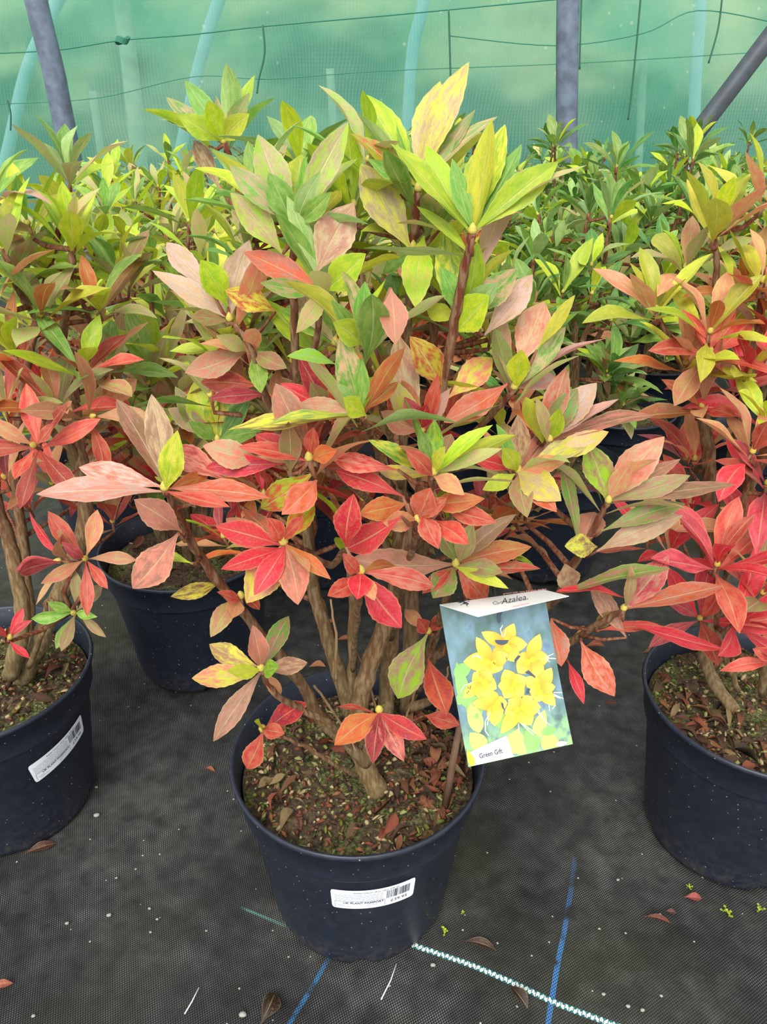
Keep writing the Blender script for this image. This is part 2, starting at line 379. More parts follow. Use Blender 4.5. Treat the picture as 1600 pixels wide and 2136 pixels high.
def make_litter(parent, loc, rng, nleaf=70, nchip=260, bias=None):
    mb = MB(); loc = V(loc)
    for i in range(nleaf):
        r = 0.128 * sqrt(rng.random()); t = rng.uniform(0, 6.28)
        if bias is not None and rng.random() < .6: t = bias + rng.gauss(0, .5); r = rng.uniform(.07, .130)
        p = loc + V((r * cos(t), r * sin(t), SOILZ + rng.uniform(.006, .016))); a = rng.uniform(0, 6.28); L = rng.uniform(.012, .034)
        d = V((cos(a), sin(a), rng.uniform(-.1, .5))) * L * .5; c = lin(rng.choice(LIT))
        e = (p + d - loc); e2 = (p - d - loc)
        if max(sqrt(e.x ** 2 + e.y ** 2), sqrt(e2.x ** 2 + e2.y ** 2)) > .130: continue
        leaf(mb, p - d, p + d, L * rng.uniform(.25, .5), V((rng.uniform(-.8, .8), rng.uniform(-.8, .8), 1)), c, c, bend=rng.uniform(-.1, .3), fold=rng.uniform(.2, .8), segs=6, across=1, curl=rng.uniform(-.3, .4), rng=rng)
    for i in range(nchip):
        r = 0.130 * sqrt(rng.random()); t = rng.uniform(0, 6.28)
        p = loc + V((r * cos(t), r * sin(t), SOILZ + rng.uniform(.002, .012) + .006 * (1 - r / .13)))
        a = rng.uniform(0, 6.28); l = rng.uniform(.002, .010); q = V((cos(a), sin(a), rng.uniform(-.2, .4))) * l; w_ = rng.uniform(.0008, .0030)
        if (p + q - loc).xy.length > .131: continue
        k = rng.random()
        c = lin(rng.choice(LIT)) if k < .55 else lin(rng.choice([(120, 124, 60), (96, 104, 46), (150, 150, 92), (74, 88, 40)])) if k < .85 else lin((178, 158, 118))
        tube(mb, [p, p + q * .5 + V((0, 0, w_ * .4)), p + q], [w_ * .7, w_, w_ * .5], 4, c)
    o = mb.build('leaf_litter', M['litter'], parent, origin=tuple(loc)); o['kind'] = 'stuff'; return o

# ------------------------------------------------------------------ text and label geometry
def text_mesh(body, size, align='LEFT', shear=0.0, offset=0.0):
    cu = bpy.data.curves.new('t', 'FONT'); cu.body = body; cu.size = size; cu.align_x = align; cu.shear = shear; cu.offset = offset; cu.resolution_u = 3
    ob = bpy.data.objects.new('t', cu); C.objects.link(ob)
    dg = bpy.context.evaluated_depsgraph_get(); me = bpy.data.meshes.new_from_object(ob.evaluated_get(dg))
    vs = [V(v.co) for v in me.vertices]; fs = [tuple(p.vertices) for p in me.polygons]
    bpy.data.objects.remove(ob); bpy.data.curves.remove(cu); bpy.data.meshes.remove(me); return vs, fs

def pot_label(pot, loc, phi, zc, tilt=0.0):
    """white price sticker wrapped on the pot; phi 0 faces -y"""
    W, Hh = 0.092, 0.036; loc = V(loc)
    def wrap(x, y, lift):
        x, y = x * cos(tilt) - y * sin(tilt), x * sin(tilt) + y * cos(tilt); z = zc + y; r = pot_r(z) + lift; a = phi + x / pot_r(zc); return loc + V((r * sin(a), -r * cos(a), z))
    mb = MB(); NX, NY, rr = 28, 8, 0.0035; vs, fs = [], []
    for j in range(NY + 1):
        for i in range(NX + 1):
            x = -W / 2 + W * i / NX; y = -Hh / 2 + Hh * j / NY
            ex = max(0, abs(x) - (W / 2 - rr)); ey = max(0, abs(y) - (Hh / 2 - rr)); q = sqrt(ex * ex + ey * ey)
            if q > rr: x -= math.copysign(ex - ex * rr / q, x); y -= math.copysign(ey - ey * rr / q, y)
            vs.append(wrap(x, y, 0.0007))
    for j in range(NY):
        for i in range(NX): a = j * (NX + 1) + i; fs.append((a, a + 1, a + NX + 2, a + NX + 1))
    mb.add(vs, fs, mi=0)
    def bar(x0, x1, y0, y1, mi=1, k=1):
        n = max(1, int((x1 - x0) / 0.003)); vv, ff = [], []
        for i in range(n + 1):
            x = x0 + (x1 - x0) * i / n; vv += [wrap(x, y0, .0010), wrap(x, y1, .0010)]
        for i in range(n): ff.append((2 * i, 2 * i + 2, 2 * i + 3, 2 * i + 1))
        mb.add(vv, ff, mi=mi)
    def txt(body, size, x, y, mi=1, offset=0.0):
        vv, ff = text_mesh(body, size, offset=offset); mb.add([wrap(x + v.x, y + v.y, .0010) for v in vv], ff, mi=mi)
    txt('Azalea luteum (A.p) 10Ltr IMP 25', 0.0036, -.022, .0122)
    rg = random.Random(5); x = .0135
    while x < .040:
        w_ = rg.choice([.0004, .0006, .0008, .0013]); bar(x, x + w_, -.0035 , .0112); x += w_ + rg.choice([.0005, .0007, .0011])
    txt('£39.95', 0.0072, .0180, -.0125)
    for i in range(6):
        x = -.042
        while x < .010:
            l = rg.uniform(.002, .006); bar(x, min(x + l, .0105), .0088 - i * .0024, .0095 - i * .0024, 2); x += l + .0009
    txt('UK PLANT PASSPORT', 0.0046, -.0335, -.0083, offset=0.0001)
    bar(-.0425, .0120, -.0043, -.0040); bar(-.0425, -.0422, -.0150, -.0040); bar(.0117, .0120, -.0160, -.0040)
    for x, y, l in ((-.040, -.0115, .008), (-.038, -.0140, .012), (-.008, -.0115, .012), (-.008, -.0140, .004)): bar(x, x + l, y, y + .0007, 2)
    o = mb.build('price_label', [M['label'], M['ink'], M['inkgrey']], pot, smooth=False)
    o.location = -(V(pot.location) + V(pot.parent.location)); return o

# ------------------------------------------------------------------ floor, ground
P0 = [atz(1200, 1800), atz(1140, 2136)]
d = (P0[0] - P0[1]); blueA = P0[1] - d * .3; blueB = P0[0] + d * .05
Q0 = [atz(680, 2002), atz(603, 2136)]; d2 = (Q0[0] - Q0[1]); blueC = Q0[1] - d2 * .5; blueD = Q0[0] + d2 * 1.0
W0 = [atz(880, 1975), atz(1290, 2136)]; dw = W0[1] - W0[0]; wa, wb = W0[0] - dw * .25, W0[1] + dw * .4; T0, T1 = atz(500, 1888), atz(610, 1932)
lines = [((blueA, blueB), 0.0030, (0.05, 0.20, 0.48, 1), 'blue'), ((blueC, blueD), 0.0027, (0.03, 0.16, 0.34, 1), 'blue'),
         ((wa, wb), 0.0036, (0.75, 0.80, 0.72, 1), 'white'), ((T0, T1), 0.0018, (0.10, 0.25, 0.22, 1), 'blue')]
mb = MB(); NX, NY = 150, 200; x0, x1, y0, y1 = -3.2, 3.2, 0.0, 4.9; vs = []
for j in range(NY + 1):
    for i in range(NX + 1):
        x = x0 + (x1 - x0) * i / NX; v_ = j / NY; y = y0 + (y1 - y0) * v_ ** 1.6
        q = V((x * 2.3, y * 4.5, 0)); z = 0.006 * noise.noise(q) + 0.006 * noise.noise(V((x * 9 + y * 3, y * 5 - x * 4, 3)))
        z = min(0, z - .003) if True else z
        vs.append((x, y, z))
fs = [(j * (NX + 1) + i, j * (NX + 1) + i + 1, (j + 1) * (NX + 1) + i + 1, (j + 1) * (NX + 1) + i) for j in range(NY) for i in range(NX)]
mb.add(vs, fs); fl = mb.build('floor', floor_material(lines)); tag(fl, 'black woven weed mat with blue and white marker threads', None, None, 'structure')
mb = MB(); mb.add([(-9, 4.3, -.02), (9, 4.3, -.02), (9, 11, -.02), (-9, 11, -.02)], [(0, 1, 2, 3)])
g = mb.build('ground', simple('grass_ground', (96, 120, 70), 0.9, 0.1, 0, 0.5, 3)); tag(g, 'grassy ground beyond the green netting', None, None, 'structure')

# ------------------------------------------------------------------ netting and frame
YN = 4.5
mb = MB(); vs = []; NX, NZ = 160, 50
for j in range(NZ + 1):
    for i in range(NX + 1):
        x = -3.6 + 7.2 * i / NX; z = 3.2 * j / NZ
        y = YN + .05 * noise.noise(V((x * .9, 0, z * .7))) + .02 * sin(x * 5 + z * 1.4) * noise.noise(V((x * .6, 4, z))) * 2
        vs.append((x, y, z))
fs = [(j * (NX + 1) + i, j * (NX + 1) + i + 1, (j + 1) * (NX + 1) + i + 1, (j + 1) * (NX + 1) + i) for j in range(NZ) for i in range(NX)]
mb.add(vs, fs); o = mb.build('netting', M['net']); tag(o, 'green translucent shade netting stretched behind the plants', 'netting')

def rod(name, pts, r, mat, label, cat, seg=14, group=None):
    """pts: (px, py, Y) or Vector"""
    P = [at(*p) if not isinstance(p, V) else p for p in pts]
    pp, rr = smoothpath(P, [r] * len(P), 6); mb = MB(); tube(mb, pp, rr, seg)
    o = mb.build(name, M[mat]); tag(o, label, cat, group); return o
def toground(px, py, Y, px2, py2):
    a, b = at(px, py, Y), at(px2, py2, Y); d = b - a; t = (0 - a.z) / d.z; return a + d * t
p_a = at(76, -10, 3.4); p_b = at(140, 300, 3.4)
rod('tunnel_hoop', [(20, -230, 3.4), (55, -90, 3.4), (82, 30, 3.4), (112, 150, 3.4), (130, 240, 3.4), toground(112, 150, 3.4, 130, 240)], .042, 'steel', 'thick grey galvanised hoop tube bending left, at upper left', 'tube')
rod('tunnel_hoop', [(1187, -260, 3.4), (1185, 0, 3.4), (1183, 160, 3.4), toground(1185, 0, 3.4, 1183, 300)], .043, 'steel', 'thick upright grey galvanised tube right of centre', 'tube')
rod('brace_tube', [(1700, -45, 3.55), (1600, 85, 3.55), (1480, 243, 3.55), toground(1600, 85, 3.55, 1480, 243)], .037, 'dark', 'dark grey slanting brace tube at upper right', 'tube')
rod('wooden_post', [(248, -120, 4.75), (254, 0, 4.75), (270, 130, 4.75), (287, 300, 4.75), toground(256, 0, 4.75, 287, 300)], .045, 'wood', 'pale wooden post seen through the netting, wire knotted to it', 'post')
for a, b, lab in (((193, 190), (212, 330), 'short pale stake behind the netting, between hoop and wooden post'), ((688, 143), (698, 300), 'short pale stake behind the netting left of the tallest leaves'), ((1343, 118), (1336, 260), 'short faint stake behind the netting, between upright tube and slanting brace')):
    rod('stake', [(a[0], a[1], 4.7), (b[0], b[1], 4.7), toground(a[0], a[1], 4.7, b[0], b[1])], .022, 'wood', lab, 'stake', 8)
for pts, lab in ((((150, -60), (92, 60), (52, 160), (22, 290)), 'pale hoop of a neighbouring tunnel, leftmost, crossing behind the grey hoop tube'),
                 (((478, -60), (440, 50), (412, 150), (388, 260)), 'pale leaning hoop behind the netting above the left top shoot'),
                 (((895, -60), (878, 30), (860, 110), (850, 260)), 'pale upright hoop behind the netting above the yellow top leaves'),
                 (((1462, -60), (1458, 60), (1452, 140), (1447, 260)), 'pale upright hoop behind the netting left of slanting brace')):
    P = [at(x, y, 5.2) for x, y in pts]; e = P[-1] - P[-2]; b = P[-1] + e * (-P[-1].z / e.z); rod('neighbour_hoop', P + [b], .036, 'tube', lab, 'tube')
YW = 4.40
for pts, lab, nm, rr in ((((-30, 112), (120, 104), (252, 84), (400, 72), (548, 55), (800, 33), (980, 16), (1230, -8)), 'dark green wire strung along the net, uppermost at left', 'wire', .0036),
                  (((-30, 218), (200, 205), (405, 160), (560, 165), (800, 148), (1200, 132), (1600, 108)), 'thin green wire crossing the netting at mid height', 'wire', .0022),
                  (((940, 75), (1160, 95), (1340, 70), (1455, 22), (1620, 48)), 'slack green wire rising to a peak right of upright tube', 'wire', .0028)):
    rod(nm, [(x, y, YW) for x, y in pts], rr, 'wire', lab, 'wire', 6)
for pts, lab in ((((548, 52), (552, 110), (540, 165), (536, 195)), 'green cord hanging from the wire at upper left'), (((936, 20), (938, 90), (940, 165)), 'green cord hanging behind the tallest yellow leaf'),
                 (((1213, -10), (1211, 60), (1209, 145)), 'green cord just right of the upright tube'), (((1337, -10), (1328, 90), (1318, 190), (1310, 250)), 'dark cord running down to the right-hand plants'),
                 (((1507, -10), (1498, 60), (1478, 132)), 'short slanting cord near the slanting brace'), (((15, 208), (22, 235), (22, 272)), 'short green cord at the left edge')):
    rod('cord', [(x, y, YW - .02) for x, y in pts], .0045, 'cord', lab, 'cord', 6)
mb = MB(); kx = at(253, 84, YW); 
for k in range(5):
    pts = [kx + V((.03 * cos(t) + .003 * k, .02 * sin(t), .005 * (k - 2) + .006 * sin(2 * t))) for t in [i * .45 for i in range(15)]]; tube(mb, pts, .004, 5)
o = mb.build('wire_knot', M['wire']); tag(o, 'knot of green wire tied at the wooden post', 'wire')
mb = MB(); a = at(-60, 412, 4.35); b = at(240, 404, 4.35)
tube(mb, [a, (a + b) / 2, b], .012, 8); o = mb.build('bottom_rail', M['wire']); tag(o, 'dark green rail holding the foot of the netting at left', 'rail')
for px in (20, 190):
    q = at(px, 410, 4.35); mb = MB(); tube(mb, [V((q.x, q.y, 0)), V((q.x, q.y, q.z))], .01, 8); mb.build('rail_leg', M['wire'], o)
# hedge beyond, only seen through the netting
mb = MB(); vs = []; NX, NZ = 120, 40
for j in range(NZ + 1):
    for i in range(NX + 1):
        x = -7 + 14 * i / NX; t = j / NZ; z = 2.6 * t + .5 * noise.noise(V((x * .6, 0, 1))) * t
        y = 8.0 - .9 * sin(pi * min(1, t * 1.1)) + .45 * noise.noise(V((x * 1.5, z * 1.5, 2))) + .15 * noise.noise(V((x * 5, z * 5, 7)))
        vs.append((x, y, z))
fs = [(j * (NX + 1) + i, j * (NX + 1) + i + 1, (j + 1) * (NX + 1) + i + 1, (j + 1) * (NX + 1) + i) for j in range(NZ) for i in range(NX)]
mb.add(vs, fs); t = NT('autumn_hedge'); c = t.mix(t.ramp(t.noise(1.0, 4), .4, .6), (0.12, 0.24, 0.12, 1), (0.34, 0.36, 0.15, 1)); t.l(c, t.b.inputs['Base Color']); t.b.inputs['Roughness'].default_value = 1
o = mb.build('hedge', t.m); tag(o, 'olive and yellow autumn hedge blurred behind the green netting', 'hedge')

# ------------------------------------------------------------------ hand-built plants: stems and clusters read off the photo, each at its own distance
def nearest(stems, p):
    best = None
    for st in stems:
        for i, q in enumerate(st[0]):
            if q.z > p.z + .01: continue
            dd = (q - p).length + max(0, .02 - (p.z - q.z))
            if best is None or dd < best[0]: best = (dd, q, st[1][i])
    return best
def cluster_label(codes):
    c = ''.join(codes); n = len(c); f = lambda s: sum(c.count(k) for k in s) / n
    if f('RKDV') > .6: return 'red leaf cluster'
    if f('GYgLd') > .7: return 'yellow green leaf cluster'
    if f('SOMPWB') > .6: return 'leaf cluster turning pink and orange'
    return None

def branch_obj(root, pts, rads, lo=BARK_LO, hi=BARK_HI, seg=9, wob=.0012, rng=R, knots=True):
    P = [at(*p) if not isinstance(p, V) else p for p in pts]
    pp, rr = smoothpath(P, rads, 6, wob, rng)
    if knots: rr = [r * (1 + .06 * sin(i * 1.7 + r * 900)) for i, r in enumerate(rr)]
    mb = MB(); tube(mb, pp, rr, seg, lo, col2=hi); mb.build('branch', M['bark'], root, origin=tuple(pp[0])); return (pp, rr)

def handleaf(mb, bx, by, Y, tx, ty, wpx, code, rng, c3=None, sgn=None):
    base = at(bx, by, Y) if c3 is None else c3
    dp = depth(base); plen = sqrt((tx - bx) ** 2 + (ty - by) ** 2) * dp / F
    L = max(plen * 1.03, .052 + rng.uniform(0, .02)); dz = sqrt(max(0, L * L - plen * plen)) * .8
    s = sgn if sgn is not None else rng.choice([-1, -1, 1])
    k = 1 + s * min(dz, .035) / dp
    vis = ray(bx, by) * dp; base2 = base
    d2 = dp * k; tip = CAM + ray(tx, ty) * d2
    L = (tip - base2).length; view = (CAM - base2).normalized()
    wp = wpx * dp / F; real = max(wp, .25 * L); tl = math.acos(min(1, wp / real))
    dr = (tip - base2).normalized(); n = (view - dr * view.dot(dr)).normalized(); sd_ = dr.cross(n)
    # turn the blade so its upper face still looks up
    sg = 1 if sd_.z > 0 else -1
    tl += rng.uniform(.0, .25); n2 = n * cos(tl) + sd_ * (sg * sin(tl)); real *= 0.98
    a, b = pc(code[0], rng, .08); 
    if len(code) > 1: b = pc(code[1], rng, .08)[0]
    leaf(mb, base2, tip, real, n2, a, b, bend=rng.uniform(-.02, .06), fold=rng.uniform(.03, .16), segs=18, across=2, ser=.028, shape=rng.uniform(.52, .62), curl=rng.uniform(-.03, .08), rng=rng)

HERO_STEMS = [
 ([(792, 1655, .618), (762, 1600, .625), (748, 1540, .63), (750, 1470, .635), (772, 1385, .64), (808, 1290, .64), (838, 1180, .64), (872, 1060, .635), (905, 900, .63), (935, 740, .62), (962, 600, .61), (985, 488, .60)], [.0125, .0115, .0108, .0104, .0102, .0092, .0075, .0064, .0052, .0048, .0046, .0034]),
 ([(738, 1500, .655), (712, 1420, .67), (680, 1320, .68), (655, 1230, .69), (645, 1120, .70), (635, 980, .72), (600, 800, .74), (545, 560, .77), (500, 400, .79), (468, 295, .80)], [.0098, .0088, .0080, .0074, .0064, .0052, .0044, .004, .0036, .0032]),
 ([(800, 1530, .68), (806, 1440, .69), (815, 1330, .69), (828, 1200, .69), (838, 1000, .69), (845, 760, .685), (858, 560, .67), (872, 398, .66)], [.0098, .0094, .0090, .008, .0058, .0050, .0044, .0034]),
 ([(850, 1480, .74), (856, 1330, .74), (862, 1180, .74), (880, 1000, .74), (900, 800, .74), (905, 640, .73)], [.010, .0096, .008, .006, .005, .004]),
 ([(765, 1590, .622), (720, 1545, .61), (670, 1500, .60), (630, 1430, .59), (575, 1360, .575), (515, 1285, .56), (440, 1195, .54), (380, 1090, .52), (345, 1022, .50)], [.0075, .007, .0064, .0056, .005, .0046, .004, .0036, .003]),
 ([(728, 1500, .65), (735, 1400, .65), (735, 1240, .65), (725, 1150, .62), (690, 1180, .57), (640, 1150, .52), (592, 1135, .48)], [.0055, .0050, .0045, .004, .0032, .0028, .0022]),
 ([(655, 1230, .69), (640, 1100, .68), (625, 900, .66), (615, 700, .64), (612, 560, .63), (612, 472, .62)], [.006, .005, .0045, .004, .0036, .003]),
 ([(828, 1250, .69), (790, 1080, .64), (730, 1010, .56), (680, 985, .53), (645, 960, .52)], [.005, .0042, .0034, .003, .0026]),
 ([(835, 1100, .68), (800, 980, .62), (775, 910, .55), (750, 862, .51)], [.0045, .0036, .003, .0024]),
 ([(838, 1020, .69), (800, 860, .60), (775, 780, .55), (757, 720, .52)], [.0042, .0034, .003, .0022]),
 ([(815, 1330, .68), (850, 1190, .60), (885, 1080, .53), (903, 990, .50)], [.005, .0042, .0034, .0028]),
 ([(862, 1180, .70), (930, 1095, .66), (1010, 1035, .62), (1080, 985, .58)], [.0052, .0045, .0036, .003]),
 ([(872, 1060, .66), (940, 960, .66), (1010, 880, .64), (1072, 812, .62)], [.005, .0042, .0036, .003]),
 ([(880, 1000, .74), (980, 970, .70), (1060, 950, .66), (1145, 918, .60)], [.005, .0042, .0036, .0026]),
 ([(870, 1440, .71), (905, 1330, .64), (935, 1240, .58), (950, 1180, .54)], [.0055, .0046, .0038, .003]),
 ([(960, 1330, .74), (1060, 1300, .70), (1150, 1258, .66), (1200, 1170, .64), (1240, 1100, .63), (1268, 1048, .62)], [.0062, .0056, .0046, .0042, .0038, .003]),
 ([(1100, 1400, .69), (1190, 1340, .64), (1250, 1300, .61), (1300, 1272, .60)], [.0045, .0040, .0034, .0028]),
 ([(850, 1480, .72), (950, 1440, .72), (1030, 1420, .71), (1100, 1400, .69)], [.006, .0056, .005, .0045]),
 ([(850, 1480, .74), (880, 1400, .75), (920, 1360, .75), (960, 1330, .74)], [.007, .0066, .0064, .0062]),
 ([(740, 1560, .62), (690, 1512, .56), (630, 1480, .54), (572, 1445, .51), (545, 1398, .50)], [.005, .0036, .003, .0028, .0022]),
 ([(745, 1620, .60), (690, 1590, .55), (620, 1550, .53), (548, 1523, .51)], [.0026, .0022, .002, .0016]),
 ([(752, 1560, .62), (775, 1510, .54), (791, 1484, .50)], [.003, .0024, .002]),
 ([(735, 1400, .65), (745, 1290, .58), (752, 1240, .50), (752, 1196, .47)], [.0032, .0028, .0024, .002]),
 ([(640, 1100, .68), (600, 960, .67), (560, 840, .65), (520, 720, .65), (480, 670, .66)], [.0048, .0042, .0036, .003, .0024]),
 ([(625, 900, .66), (650, 760, .63), (672, 610, .60)], [.004, .0034, .003]),
 ([(845, 760, .685), (858, 620, .67), (862, 522, .66)], [.003, .0028, .0024]),
 ([(808, 1290, .64), (850, 1180, .56), (870, 1090, .50)], [.004, .003, .0024]),
]
